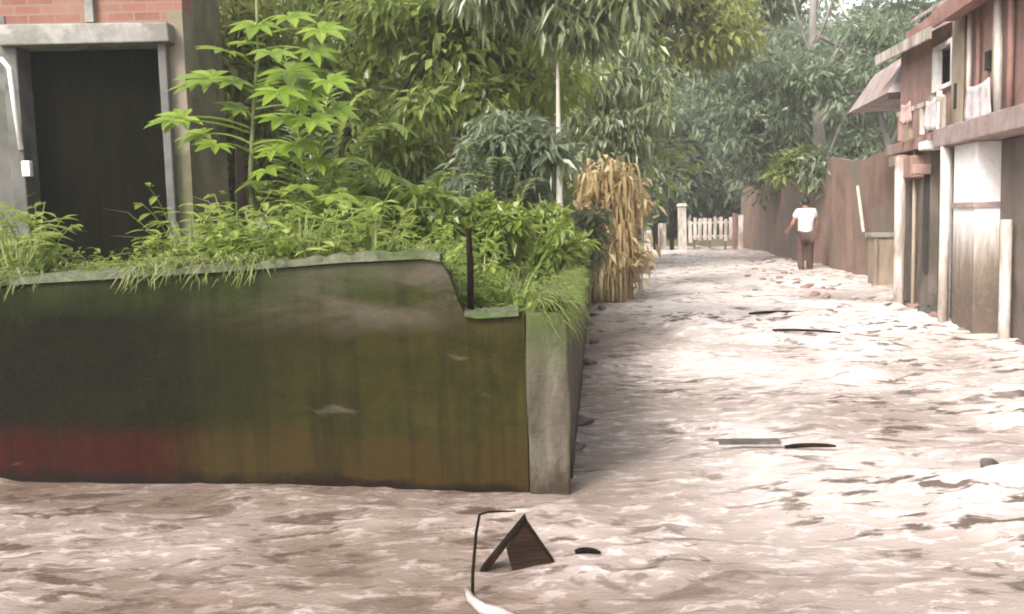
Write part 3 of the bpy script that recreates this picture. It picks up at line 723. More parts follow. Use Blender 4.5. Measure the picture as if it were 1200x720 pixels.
frond_plant('bright green plant with long arching feathery fronds over the wall', FB, [(472, 150, -.3, .75), (455, 205, -.5, .6), (425, 110, .1, .6), (390, 90, .2, .5), (340, 110, -.2, .6),
            (312, 165, -.4, .55), (295, 215, -.6, .45), (440, 240, -.7, .5), (380, 150, -.7, .4), (410, 185, -.8, .4), (480, 215, 0, .6), (350, 220, -.9, .45), (332, 60, .3, .6), (400, 230, -1.0, .4)])
FB2 = gbase(500, 7.6)
frond_plant('small drooping frond plant between the feathery plant and the dark stake', FB2, [(545, 235, -.4, .4), (470, 225, -.3, .4), (520, 205, -.2, .4), (490, 250, -.6, .35), (440, 235, 0, .4), (560, 255, -.3, .3)], .15, .035)
FB3 = gbase(588, 8.8)
frond_plant('blue green plant with one long arching pale frond under the leafy tree', FB3, [(545, 170, -.3, .7), (630, 160, 0, .6), (555, 205, -.4, .4), (625, 210, -.3, .4), (600, 150, .2, .3), (585, 185, -.6, .5)], .2, .05, 'leaf_pale')

# --- weeds along the wall (copies)
def weed_leafy():
    root = empty('leafy_weed'); mb = MB()
    for k in range(8):
        a = random.uniform(0, 6.28); h = random.uniform(.22, .5); tip = Vector((math.cos(a)*h*.5, math.sin(a)*h*.5, h))
        pts = bezier(Vector((0, 0, -.03)), Vector((tip.x*.2, tip.y*.2, h*.7)), tip, 8); mb.tube(pts, list(np.linspace(.005, .002, 8)), 4)
        for i in range(1, 8):
            for s in range(2):
                b = random.uniform(0, 6.28); mb.leaf(pts[i], (math.cos(b), math.sin(b), random.uniform(-.2, .5)), (0, 0, 1), random.uniform(.05, .11), random.uniform(.025, .05), .25)
    mb.build('foliage', M['leaf_near'], root); return root
def weed_broad():
    root = empty('broad_weed'); mb = MB()
    for k in range(11):
        a = random.uniform(0, 6.28); h = random.uniform(.15, .42); c = Vector((math.cos(a)*h*.7, math.sin(a)*h*.7, h))
        mb.tube(bezier(Vector((0, 0, -.03)), Vector((c.x*.3, c.y*.3, h)), c, 6), [.005]*6, 4)
        mb.leaf(c, (math.cos(a), math.sin(a), -.25), (0, 0, 1), random.uniform(.08, .14), random.uniform(.04, .075), .3)
    mb.build('foliage', M['leaf_near'], root); return root
def weed_grass():
    root = empty('grass_tuft'); mb = MB()
    for k in range(46):
        a = random.uniform(0, 6.28); h = random.uniform(.18, .45); r = h*random.uniform(.2, .9)
        e = Vector((math.cos(a)*r, math.sin(a)*r, h*random.uniform(.6, 1)))
        pts = bezier(Vector((random.uniform(-.04, .04), random.uniform(-.04, .04), -.03)), Vector((e.x*.3, e.y*.3, h)), e, 5)
        mb.blade(pts, [.008, .010, .009, .006, .001], (math.sin(a), -math.cos(a), 0))
    mb.build('foliage', M['grass'], root); return root
kinds = [(weed_leafy(), 'small leafy weed with thin stems on the soil behind the mossy wall', 'weed', 'leafy weeds behind the garden wall'),
         (weed_broad(), 'low broad leaved weed on the soil behind the mossy wall', 'weed', 'broad leaved weeds behind the garden wall'),
         (weed_grass(), 'tuft of light green grass on the soil behind the mossy wall', 'grass tuft', 'grass tufts behind the garden wall')]
used = [False]*3
def place_weed(k, x, y, s):
    o, lab, cat, grp = kinds[k]
    c = o if not used[k] else copy_tree(o); used[k] = True
    c.location = (x, y, garden_z(x, y)); c.rotation_euler = (random.uniform(-.15, .15), random.uniform(-.15, .15), random.uniform(0, 6.28)); c.scale = (s,)*3
    tag(c, lab, cat, grp)
for i in range(150):
    x = random.uniform(-3.6, 0.05); y = wall_y(x)+random.choice([random.uniform(.24, .55), random.uniform(.3, 1.9)])
    k = random.choices([0, 1, 2], [6, 1.2, 4])[0]
    s = random.uniform(.8, 1.45)
    if x > -0.6: s *= .75
    if x > -0.35: y = max(y, wall_y(x)+.4)
    pxw = 600+FPX*x/y
    if 55 < pxw < 215: s = random.uniform(.4, .78); k = random.choice([0, 0, 2])
    if k == 1: s *= .7; y = max(y, wall_y(x)+.5)
    place_weed(k, x, y, s)
for i in range(60):
    y = 4.9+7.6*random.random()**1.4; x = lane_left(y)-random.uniform(.08, 1.3)
    place_weed(random.choices([0, 1, 2], [4, 1, 5])[0], x, y, random.uniform(.6, 1.0))

for i in range(26):
    y = 4.55+2.6*random.random()**1.3; x = lane_left(y)-random.uniform(-.02, .16)
    if y < 4.75: x = random.uniform(.02, .24)
    place_weed(random.choices([0, 2], [3, 3])[0], x, y, random.uniform(.4, .7))
# ground cover grass: uncountable
gr = MB()
for i in range(9000):
    if random.random() < .45:
        y = 4.75+random.random()**1.4*9; x = lane_left(y)-random.uniform(.02, 1.7)
    else:
        x = random.uniform(-4.2, .1); y = wall_y(x)+.2+random.random()**1.3*2.4
    if y < wall_y(min(x, .06))+.18: continue
    z = garden_z(x, y); a = random.uniform(0, 6.28); h = random.uniform(.06, .22); r = h*random.uniform(.2, .9)
    e = Vector((x+math.cos(a)*r, y+math.sin(a)*r, z+h*random.uniform(.5, 1)))
    gr.blade(bezier(Vector((x, y, z-.02)), Vector((x, y, z+h)), e, 4), [.010, .012, .009, .001], (math.sin(a), -math.cos(a), 0))
for i in range(1700):
    x = random.uniform(-4.0, .05); c_ = float(fbm(np.array(x*1.8+7), np.array(2.2), 3))
    if c_ < (.44 if x < -1.4 else .52): continue
    y = wall_y(x)+random.uniform(.05, .22); z = topz(x)+.02; h = random.uniform(.03, .13)*random.uniform(.5, 1.2); dx_ = random.uniform(-.1, .1)
    e = Vector((x+dx_, y-random.uniform(.03, .26), z+random.uniform(-.10, .08)))
    gr.blade(bezier(Vector((x, y, z)), Vector((x+dx_*.3, y-.05, z+h)), e, 5), [.006, .009, .010, .007, .001], (1, .2, 0))
for i in range(1500):
    y = 4.42+4.5*random.random()**1.5; x = lane_left(y)+.02-.14*random.random(); z = ptop-.02-.16*(y-4.6)/9.2; h = random.uniform(.05, .2)
    e = Vector((x+random.uniform(.0, .16), y-random.uniform(-.05, .2), z+random.uniform(-.16, .12)))
    gr.blade(bezier(Vector((x, y, z-.02)), Vector((x+.03, y-.02, z+h)), e, 5), [.006, .010, .011, .008, .001], (.5, 1, 0))
tag(gr.build('grass', M['grass']), 'short light grass covering the garden bank', 'grass', kind='stuff')

# --- dry brown shrub overhanging the lane
ds = empty('dry_shrub', (1.52, 14.2, 0.25)); mb = MB(); sb = MB()
for k in range(52):
    a = random.uniform(0, 6.28); r = random.uniform(.05, .46); h = random.uniform(.8, 1.85)
    top = Vector((math.cos(a)*r, math.sin(a)*r*.8, h)); pts = bezier(Vector((math.cos(a)*r*.75, math.sin(a)*r*.7, -.3)), Vector((top.x*.4, top.y*.4, h*.7)), top, 7)
    sb.tube(pts, list(np.linspace(.02, .006, 7)), 5)
    for j in range(34):
        s = pts[random.randint(1, 6)]; b = random.uniform(0, 6.28); L = random.uniform(.15, .95)**1.0
        o1 = Vector((math.cos(b)*.18*random.random(), math.sin(b)*.18*random.random(), random.uniform(.02, .12)))
        e = s+o1*1.9+Vector((0, 0, -L)); e.z = max(e.z, -.25)
        mb.blade(bezier(s, s+o1*2.0, e, 6), [.014, .034, .044, .040, .026, .004], (math.sin(b), -math.cos(b), 0))
for k in range(26):
    c = np.array([random.uniform(-.42, .42), random.uniform(-.4, .4), random.uniform(.2, 1.85)]); n_ = random.randint(14, 34)
    leaf_cloud(mb, c+rng.normal(0, .13, (n_, 3)), rng.normal(0, 1, (n_, 3))+np.array([[0, 0, -.8]]), rng.uniform(.10, .26, n_), rng.uniform(.04, .09, n_), .2)
sb.build('stem', M['dry'], ds); mb.build('foliage', M['dry'], ds)
tag(ds, 'dry tan shrub of hanging withered blades at the edge of the flooded lane', 'shrub')

# ------------------------------------------------------------------ brown boundary wall on the right
bw0, bw1 = Vector((6.40, 14.0, 0)), Vector((8.2, 33.5, 0))
bw = MB(); n = 60; dirv = (bw1-bw0).normalized(); nv = Vector((dirv.y, -dirv.x, 0)); vs = []
for i in range(n+1):
    p = bw0.lerp(bw1, i/n); zt = 2.32+random.uniform(-.03, .03)+.1*math.sin(i*.35)
    vs += [tuple(p+Vector((0, 0, -.45))), tuple(p+nv*random.uniform(-.01, .02)+Vector((0, 0, 1.0))), tuple(p+nv*.03+Vector((0, 0, zt))), tuple(p+nv*.25+Vector((0, 0, zt-.03))), tuple(p+nv*.28+Vector((0, 0, -.45)))]
bw.add(vs, [(5*i+k, 5*i+(k+1) % 5, 5*i+5+(k+1) % 5, 5*i+5+k) for i in range(n) for k in range(5)]+[(4, 3, 2, 1, 0), tuple(5*n+k for k in range(5))])
o = bw.build('boundary_wall', M['mud_wall']); tag(o, 'long plain brown wall along the lane behind the wading person', 'wall')
# pale pole leaning on it
ps = MB(); a = at(1012, 272, 17.6); b = at(1005, 218, 17.9); ps.tube([a, a.lerp(b, .5), b], .03, 8)
o = ps.build('wall_pipe', M['pale_bark']); tag(o, 'short pale pipe fixed to the brown wall behind the box', 'pipe')

# box with pale lid
bx_c = on_water(1038, 333); bx = empty('storage_box', (bx_c.x, bx_c.y, 0)); rz = LANE_ROT
t = MB(); t.box((0, 0, .28), (.50, .46, 1.02), rz, jit=.008); t.build('body', M['box_wood'], bx, bevel=.01)
t = MB(); t.box((0, 0, .83), (.58, .54, .07), rz, jit=.006); t.build('lid', M['light_cement'], bx, bevel=.01)
t = MB()
for sx in (-.22, .22): t.box(rz @ Vector((sx, -.245, .28)), (.05, .03, 1.0), rz)
t.build('batten', M['box_wood'], bx)
tag(bx, 'brown upright box with a pale lid standing beside the white post', 'box')

# ------------------------------------------------------------------ street house on the right
HO = Vector((4.7, 9.5, 0)); hr = empty('street_house', (HO.x, HO.y, 0), math.atan2(LD.y, LD.x)-math.pi/2)
# local axes of the house: x = away from the lane, y = along the lane
def yl(px): return (3550/(px-770.5)-9.5)/LD.y
def zl(py, px): 
    Y = 3550/(px-770.5); return at(px, py, Y).z
def hb(name, x0, x1, y0, y1, z0, z1, mat, bevel=0.0, label=None, parent=None, jit=0.0):
    m = MB(); m.box(((x0+x1)/2, (y0+y1)/2, (z0+z1)/2), (x1-x0, y1-y0, z1-z0), jit=jit)
    o = m.build(name, M[mat], parent or hr, bevel=bevel)
    if label: tag(o, label)
    return o
zb, zt2 = zl(165, 1145), zl(141, 1145)       # slab between the two floors
# ground floor wall with two dark openings
gwall = MB()
segs = [(yl(1126), 1.15), (1.42, 1.65), (2.05, 3.7)]
for y0, y1 in segs: gwall.box((.21, (y0+y1)/2, .76), (.18, y1-y0, 2.42))
gwall.box((.21, 1.285, -.3), (.18, .266, .3)); gwall.box((.21, 1.85, -.1), (.18, .396, .7))
gwall.build('lower_wall', M['street_plaster'], hr)
hb('rear_wall', 4.2, 4.4, -6.0, 3.7, -.45, 3.9, 'pink_wall')
hb('end_wall', .305, 4.19, 3.5, 3.69, -.45, zb-.003, 'street_plaster'); hb('end_wall', .75, 4.19, -5.99, -5.8, -.45, zb-.003, 'street_plaster')
hb('inner_wall', 1.9, 2.0, -5.7, 3.45, -.45, zb-.01, 'dark_inside')
d1 = hb('door', .24, .28, 1.155, 1.415, -.1, zb-.05, 'door'); hb('window', .24, .28, 1.655, 2.045, .26, zb-.08, 'dark_inside')
# whitewashed front panel with a band
fp = hb('front_panel', -.03, .22, yl(1147), yl(1121), -.45, zb-.004, 'stained_white', .012)
hb('band', -.055, .24, yl(1147)-.025, yl(1121)+.02, zl(243, 1145), zl(237, 1145), 'lilac_cement', parent=fp)
# slab and beam
hb('floor_slab', -.14, 4.19, -6.0, yl(1108), zb, zt2, 'lilac_cement', .012)
hb('floor_beam', -.02, 4.19, yl(1108)+.004, 3.7, zb+.06, zt2, 'pink_wall', .012)
# near dark maroon wall
hb('side_wall', .20, .49, -6.0, yl(1147)-.004, -.45, zb-.004, 'dark_wall', .01, 'dark brown grey wall at the near end')
# upper floor
ub = zt2+.002
uw = MB(); win0, win1 = yl(1101), yl(1079); wz0, wz1 = zl(100, 1090), zl(56, 1090)
UT = 3.5
for y0, y1, z0, z1 in [(yl(1120), win0, ub, UT), (win1, 3.7, ub, UT), (win0, win1, ub, wz0), (win0, win1, wz1, UT)]:
    uw.box((.27, (y0+y1)/2, (z0+z1)/2), (.22, y1-y0, z1-z0))
uw.build('upper_wall', M['pink_wall'], hr)
hb('upper_wall', .10, .38, yl(1174), yl(1120)-.003, ub, 4.3, 'pink_wall', 0, 'pinkish wall above the white front panel')
hb('upper_wall', .05, .38, -6.0, yl(1174)-.003, ub, 4.3, 'maroon_wall', 0, 'dark maroon upper wall at the near end')
hb('pilaster', .06, .156, yl(1119), yl(1106), ub, 3.36, 'beige_wall', .01)
wn = MB()
for y0, y1, z0, z1 in [(win0, win0+.06, wz0, wz1), (win1-.2, win1, wz0, wz1), (win0, win1, wz0-.05, wz0-.001), (win0, win1, wz1+.001, wz1+.05)]:
    wn.box((.14, (y0+y1)/2, (z0+z1)/2), (.06, y1-y0, z1-z0))
wo = wn.build('window', M['white_paint'], hr)
hb('pane', .25, .27, win0, win1, wz0, wz1, 'dark_inside', parent=wo)
# rear/upper ends
hb('end_wall', .39, 4.19, 3.5, 3.69, ub, 3.6, 'mud_wall'); hb('end_wall', .39, 4.19, -5.99, -5.8, ub, 4.3, 'maroon_wall')
# roofs
def sheet(name, pts_a, pts_b, mat, thick=.04, corr=.02, n=60, parent=None):
    """corrugated sheet between edge a (a0->a1) and edge b (b0->b1)"""
    a0, a1, b0, b1 = [Vector(p) for p in (*pts_a, *pts_b)]; m = MB(); vs = []
    up_ = Vector((0, 0, 1))
    for i in range(n+1):
        t = i/n; h = corr*(i % 2)
        for p in (a0.lerp(a1, t), b0.lerp(b1, t)): vs += [tuple(p+up_*h), tuple(p+up_*(h-thick))]
    fs = []
    for i in range(n):
        a = 4*i; fs += [(a, a+4, a+6, a+2), (a+1, a+3, a+7, a+5), (a, a+1, a+5, a+4), (a+2, a+6, a+7, a+3)]
    fs += [(0, 2, 3, 1), (4*n, 4*n+1, 4*n+3, 4*n+2)]
    m.add(vs, fs); return m.build(name, M[mat], parent or hr)
fy0, fy1 = yl(1100), yl(1018)-.0
zf0, zf1 = zl(40, 1097), zl(66, 1030)
sheet('roof', [(-.10, fy0, zf0+.06), (-.02, 4.25, zf1-.02)], [(4.6, fy0, zf0+2.1), (4.6, 4.25, zf1+2.0)], 'roof_sheet', n=50)
m_ = MB(); pa, pb_ = Vector((-.12, fy0, zf0)), Vector((-.04, 4.25, zf1-.06))
d_ = pb_-pa; q = d_.to_track_quat('Y', 'Z').to_matrix(); m_.box((pa+pb_)/2, (.04, d_.length, .13), q); m_.build('fascia', M['stained_column'], hr)
sheet('roof', [(-.18, -6.3, 3.40), (-.18, yl(1113), 3.40)], [(4.7, -6.3, 5.3), (4.7, yl(1113), 5.3)], 'roof_sheet', n=80)
hb('fascia', -.21, -.17, -6.3, yl(1112), 3.22, 3.39, 'red_beam', 0)
hb('soffit', -.165, .045, -6.3, yl(1112), 3.28, 3.31, 'red_beam')
# lean-to roof at the far end, over the lane corner
ly0, ly1 = 3.72, 6.6
l_ = MB()
LZ = 2.88
l_.add([(.02, ly0+.1, LZ), (1.0, ly0+.1, LZ+.02), (1.0, ly1, LZ+.02), (.02, ly1, LZ), (.45, ly0+.5, LZ+.62), (1.0, ly0+.5, LZ+.66), (1.0, ly1, LZ+.66), (.45, ly1, LZ+.62)],
       [(0, 3, 2, 1), (0, 1, 5, 4), (0, 4, 7, 3), (4, 5, 6, 7), (1, 2, 6, 5), (3, 7, 6, 2)])
l_.build('porch_roof', M['roof_sheet'], hr)
hb('fascia', .03, 1.0, ly0+.06, ly0+.10, LZ-.09, LZ-.005, 'dark_inside'); hb('porch_wall', .90, 1.2, ly0+.2, ly1, -.45, LZ-.01, 'mud_wall')
# posts and pipes
def post(px, r, z0, z1, mat='stained_column', x=-.07, lean=0.0, name='post', label=None):
    m = MB(); y = yl(px); m.tube([(x, y, z0), (x+.004, y+.5*lean+.004, (z0+z1)/2), (x, y+lean, z1)], [r*1.05, r, r*.97], 10)
    return m.build(name, M[mat], hr, smooth=True)
post(1062, .07, -.45, zb-.002); post(1118, .055, -.45, zb-.002, x=-.09); post(1167, .055, -.45, 1.15, x=.10)
post(1102, .028, -.45, zb-.002, 'pale_bark', x=.1); post(1084, .032, -.45, zb-.002, 'pale_bark', x=.25); post(1078, .025, -.45, zb-.002, 'beige_wall', x=.3)
post(1128, .026, zt2, 3.27, x=.04, name='pipe'); post(1170, .04, zt2, 3.27, x=-.02, lean=.06, name='pipe')
for px, r_, z_, mt, xx in ((1067, .022, zb, 'beige_wall', .05), (1072, .03, zb, 'white_paint', .22), (1091, .02, zb, 'pale_bark', .12), (1096, .03, zb, 'brown_wood', .2), (1107, .035, zb, 'white_paint', .06), (1112, .022, zb, 'brown_wood', .15), (1150, .03, 1.6, 'dark_wood', .26)):
    post(px, r_, -.45, z_-.002 if z_ != zb else zb+.055, mt, x=xx)
for px, r_, mt, xx in ((1122, .02, 'brown_wood', .06), (1136, .022, 'red_beam', .06), (1158, .025, 'beige_wall', .03), (1180, .03, 'red_beam', -.0)):
    post(px, r_, zt2, 3.27, mt, x=xx, name='batten')
for px, zc, w_, h_, mt in ((1056, 1.96, .5, .14, 'pink_wall'), (1090, 2.05, .3, .10, 'white_paint'), (1078, 1.80, .16, .12, 'pink_wall')):
    hb('bracket', -.10, .12, yl(px)-w_/2, yl(px)+w_/2, zc-h_, zc, mt, .015)
for i_, (px, w_, z0_, z1_) in enumerate(((1094, .16, .15, 1.75), (1111, .13, .0, 1.85), (1076, .14, .5, 1.7))):
    hb('dark_slot', .085, .118, yl(px)-w_/2, yl(px)+w_/2, z0_, z1_, 'dark_inside')  # flat dark strips painting the shaded gaps beside the posts
for px, w_, z0_, z1_ in ((1111, .10, 2.35, 2.62), (1128, .07, 2.25, 2.45), (1133, .1, 2.28, 2.42), (1146, .12, 2.62, 2.8)):
    hb('dark_block', .055, .098, yl(px)-w_/2, yl(px)+w_/2, z0_, z1_, 'dark_inside')  # small dark blocks set on the upper wall
# second eave above the first one
sheet('roof', [(.32, yl(1108), zf0+.50), (.36, 4.0, zf1+.42)], [(4.5, yl(1108), zf0+2.7), (4.5, 4.0, zf1+2.6)], 'roof_sheet', n=40)
hb('fascia', .29, .33, yl(1108), 4.0, zf0+.36, zf0+.47, 'red_beam')
# balcony clutter: rail, balusters
rl = MB(); rl.box((-.08, (yl(1060)+yl(1112))/2, zt2+.34), (.05, yl(1060)-yl(1112), .05)); ro = rl.build('rail', M['stained_column'], hr)
for px, hh in ((1062, .36), (1074, .34), (1088, .34), (1099, .40), (1108, .42), (1112, .34)):
    m = MB(); m.box((-.08, yl(px), zt2+hh/2), (.045, .05+.03*random.random(), hh)); m.build('baluster', M[random.choice(['stained_column', 'pink_wall', 'beige_wall', 'white_paint'])], ro)
hb('bracket', -.05, .14, yl(1052), yl(1072), zb-.28, zb-.004, 'pink_wall', .02)
tag(hr, 'narrow two floor street house with white posts, peeling walls and pink roofs', 'house')
# cloths hanging on the balcony
def cloth(px0, px1, py0, py1, x, mat, label):
    cl = MB(); vs = []; y0, y1 = yl(px1), yl(px0); pm = (px0+px1)/2; z1 = zl(py0, pm); z0 = zl(py1, pm)
    for i in range(13):
        for j in range(7):
            u, v = i/12, j/6
            p = HO+LANE_ROT @ Vector((x+.03*math.sin(i*1.4+v)*v, y0+(y1-y0)*u, z1+(z0-z1)*v*(1+.06*math.sin(i*.9))-.03*math.sin(u*3.1)))
            vs.append(tuple(p))
    cl.add(vs, [(7*i+j, 7*i+7+j, 7*i+8+j, 7*i+j+1) for i in range(12) for j in range(6)])
    o = cl.build('laundry', M[mat], smooth=True); sm = o.modifiers.new('thick', 'SOLIDIFY'); sm.thickness = .012; tag(o, label, 'cloth')
cloth(1140, 1166, 96, 139, -.08, 'cloth_pale', 'largest pale cloth hung over the pinkish wall above the white front panel')
cloth(1098, 1108, 116, 150, -.13, 'cloth_pale', 'small pale cloth hanging over the balcony rail')
cloth(1068, 1078, 120, 142, -.13, 'cloth_pink', 'faded pink cloth hanging over the balcony rail')

# ------------------------------------------------------------------ white gate and posts at the end of the lane
GY = 32.5
gt = empty('picket_gate', tuple(at(832, 295, GY)*Vector((1, 1, 0)) if False else Vector((at(832, 292, GY).x, GY, 0.0))))
gx0, gx1 = at(806, 270, GY).x-gt.location.x, at(858, 270, GY).x-gt.location.x
zA, zB = at(832, 257, GY).z, at(832, 281, GY).z
rl = MB()
for z in (zA-.12, zB+.12): rl.box(((gx0+gx1)/2, 0, z), (gx1-gx0, .05, .07))
rl.build('rail', M['stained_column'], gt)
for i in range(3):
    m = MB(); m.box((gx0+(gx1-gx0)*(.15+.35*i), .03, zB/2-.1), (.06, .05, zB+.5)); m.build('leg', M['brown_wood'], gt)
npk = 9
for i in range(npk):
    m = MB(); x = gx0+.06+(gx1-gx0-.12)*i/(npk-1); m.box((x+random.uniform(-.02, .02), -.04, (zA+zB)/2+random.uniform(-.07, .05)), (random.uniform(.085, .135), .025, zA-zB+.05), Matrix.Rotation(random.uniform(-.05, .05), 3, 'Y')); m.build('picket', M['stained_column'], gt)
m = MB()

None
tag(gt, 'white picket gate across the far end of the flooded lane', 'gate')
def far_post(px, y0, y1, wpx, mat, label, name='gate_post', cap=False, dy=0.0):
    Y = GY+dy; a = at(px, y0, Y); b = at(px, y1, Y); h = a.z
    r = empty(name, (a.x, Y, 0)); w = wpx*Y/FPX
    m = MB(); m.box((0, 0, (h-.45)/2), (w, w, h+.45), jit=.01); m.build('shaft', M[mat], r, bevel=.01)
    if cap:
        m = MB(); m.box((0, 0, h+.05), (w*1.25, w*1.25, .1), taper=.7); m.build('cap', M[mat], r)
    tag(r, label, 'post')
far_post(799, 242, 292, 9, 'stained_column', 'tallest white gate post with a cap at the left side of the picket gate', cap=True)
far_post(776, 262, 290, 8, 'stained_column', 'medium white post between two dark posts at the lane end', dy=.4)
far_post(759, 270, 290, 8, 'stained_column', 'shortest white post beside the dry tan shrub', dy=.2)
far_post(768, 262, 291, 5, 'dark_wood', 'dark post between the short and the medium white posts')
far_post(787, 252, 292, 5, 'dark_wood', 'dark post just beside the tallest white gate post', dy=-.1)
far_post(861, 250, 297, 5, 'maroon_wall', 'dark reddish post at the right end of the picket gate', dy=-1.0)
far_post(868, 252, 288, 5, 'stained_column', 'white post by the far end of the brown wall', dy=.3)

# ------------------------------------------------------------------ the person wading
def skin(name, verts, edges, radii, mat, parent, sub=2):
    me = bpy.data.meshes.new(name); me.from_pydata([tuple(v) for v in verts], edges, []); me.update()
    o = bpy.data.objects.new(name, me); C.objects.link(o)
    sk = o.modifiers.new('skin', 'SKIN'); sk.use_smooth_shade = True
    for i, r in enumerate(radii):
        d = me.skin_vertices[0].data[i]; d.radius = r if hasattr(r, '__len__') else (r, r); d.use_root = (i == 0)
    su = o.modifiers.new('sub', 'SUBSURF'); su.levels = sub; su.render_levels = sub
    dg = bpy.context.evaluated_depsgraph_get(); dg.update()
    nm = bpy.data.meshes.new_from_object(o.evaluated_get(dg)); nm.name = name
    bpy.data.objects.remove(o); o = bpy.data.objects.new(name, nm); C.objects.link(o)
    nm.materials.clear(); nm.materials.append(M[mat]); nm.polygons.foreach_set('use_smooth', [True]*len(nm.polygons))
    o.parent = parent; return o
pw = on_water(944, 316)
pe = empty('person', (pw.x, pw.y, -0.17), R(-8))
# local: +y walks away from the camera, z up, height about 1.72
J = dict(pel=(0, 0, .93), spine=(0, .01, 1.10), chest=(0, .0, 1.30), neck=(0, .02, 1.47), head=(0, .05, 1.57), crown=(0, .05, 1.65),
         shl=(-.17, 0, 1.40), ell=(-.29, -.03, 1.13), wrl=(-.33, .12, 1.04), shr=(.17, 0, 1.40), elr=(.25, .02, 1.13), wrr=(.29, .12, .94),
         hpl=(-.09, 0, .90), knl=(-.10, .06, .50), anl=(-.10, -.10, .10), tol=(-.10, .06, .04), hpr=(.09, 0, .90), knr=(.10, .10, .50), anr=(.11, .16, .09), tor=(.12, .32, .05))
K = list(J); ix = {k: i for i, k in enumerate(K)}
E = [('pel', 'spine'), ('spine', 'chest'), ('chest', 'neck'), ('neck', 'head'), ('head', 'crown'), ('chest', 'shl'), ('shl', 'ell'), ('ell', 'wrl'), ('chest', 'shr'), ('shr', 'elr'), ('elr', 'wrr'),
     ('pel', 'hpl'), ('hpl', 'knl'), ('knl', 'anl'), ('anl', 'tol'), ('pel', 'hpr'), ('hpr', 'knr'), ('knr', 'anr'), ('anr', 'tor')]
RAD = dict(pel=(.15, .11), spine=(.13, .10), chest=(.15, .11), neck=.055, head=.088, crown=.07, shl=.062, ell=.043, wrl=.03, shr=.062, elr=.043, wrr=.03,
           hpl=.085, knl=.058, anl=.04, tol=.035, hpr=.085, knr=.058, anr=.04, tor=.035)
verts = [Vector(J[k]) for k in K]; edges = [(ix[a], ix[b]) for a, b in E]; rad = [RAD[k] for k in K]
# hands: palm and five short bent fingers, part of the same chain of joints
def hand(wr, d, nrm):
    w_ = Vector(J[wr]); d = Vector(d).normalized(); sd = d.cross(Vector(nrm)).normalized()
    pi_ = len(verts); verts.append(w_+d*.05); rad.append((.034, .02)); edges.append((ix[wr], pi_))
    for q, (off, ln) in enumerate(((-.03, .07), (-.01, .085), (.01, .08), (.03, .062))):
        a = len(verts); verts.append(w_+d*.095+sd*off); rad.append(.009); edges.append((pi_, a))
        verts.append(w_+d*(.095+ln*.6)+sd*off*1.1-Vector(nrm)*.02); rad.append(.008); edges.append((a, a+1))
    a = len(verts); verts.append(w_+d*.06-sd*.05); rad.append(.011); edges.append((pi_, a)); verts.append(w_+d*.09-sd*.065); rad.append(.009); edges.append((a, a+1))
hand('wrl', (-.3, .6, -.5), (0, -1, .3)); hand('wrr', (-.05, .35, -1), (1, 0, 0))
skin('body', verts, edges, rad, 'skin', pe)
def sub_skin(name, keys, eds, scale, mat, over={}, add=.012):
    loc_ = {k: i for i, k in enumerate(keys)}; pos = [Vector(over[k][0]) if k in over else Vector(J[k]) for k in keys]
    rr = []
    for k in keys:
        r = over[k][1] if k in over else RAD[k]
        rr.append(tuple(x*scale+add for x in (r if hasattr(r, '__len__') else (r, r))))
    return skin(name, pos, [(loc_[a], loc_[b]) for a, b in eds], rr, mat, pe)
sub_skin('shirt', ['pel', 'spine', 'chest', 'nk', 'shl', 'sl', 'shr', 'sr'], [('pel', 'spine'), ('spine', 'chest'), ('chest', 'nk'), ('chest', 'shl'), ('shl', 'sl'), ('chest', 'shr'), ('shr', 'sr')], 1.04, 'shirt',
         {'pel': ((0, 0, .83), (.155, .115)), 'nk': ((0, .015, 1.44), .06), 'sl': ((-.25, -.012, 1.26), .055), 'sr': ((.215, .012, 1.25), .055), 'chest': ((0, .0, 1.30), (.165, .13))}, .032)
sub_skin('trousers', ['pel', 'hpl', 'knl', 'anl', 'hpr', 'knr', 'anr'], [('pel', 'hpl'), ('hpl', 'knl'), ('knl', 'anl'), ('pel', 'hpr'), ('hpr', 'knr'), ('knr', 'anr')], 1.08, 'trousers',
         {'anl': ((-.10, -.08, .16), .05), 'anr': ((.11, .15, .15), .05), 'pel': ((0, 0, .93), (.15, .11))}, .022)
hm = bmesh.new(); bmesh.ops.create_uvsphere(hm, u_segments=20, v_segments=14, radius=1)
for v in hm.verts:
    x, y, z = v.co; k = 1+.04*math.sin(9*x+5*z)
    v.co = Vector((x*.094*k, y*.108*k+.035, max(z, -.75 if y < .1 else .25)*.105*k+1.625))
me = bpy.data.meshes.new('hair'); hm.to_mesh(me); hm.free(); me.materials.append(M['hair']); me.polygons.foreach_set('use_smooth', [True]*len(me.polygons))
o = bpy.data.objects.new('hair', me); C.objects.link(o); o.parent = pe
for s in (-1, 1):
    f_ = MB(); f_.tube([(s*.080, .045, 1.55), (s*.100, .03, 1.575), (s*.102, .03, 1.60), (s*.085, .045, 1.615)], [.01, .016, .016, .01], 7); f_.build('ear', M['skin'], pe, smooth=True)
f_ = MB(); f_.tube([(0, .125, 1.605), (0, .155, 1.57), (0, .13, 1.555)], [.01, .016, .012], 7); f_.build('nose', M['skin'], pe, smooth=True)
tag(pe, 'person in a white shirt and brown trousers wading along the brown wall', 'person')

# ------------------------------------------------------------------ things in the water
def wz(x, y): return float(waves(np.array([[x]]), np.array([[y]]))[0][0, 0])
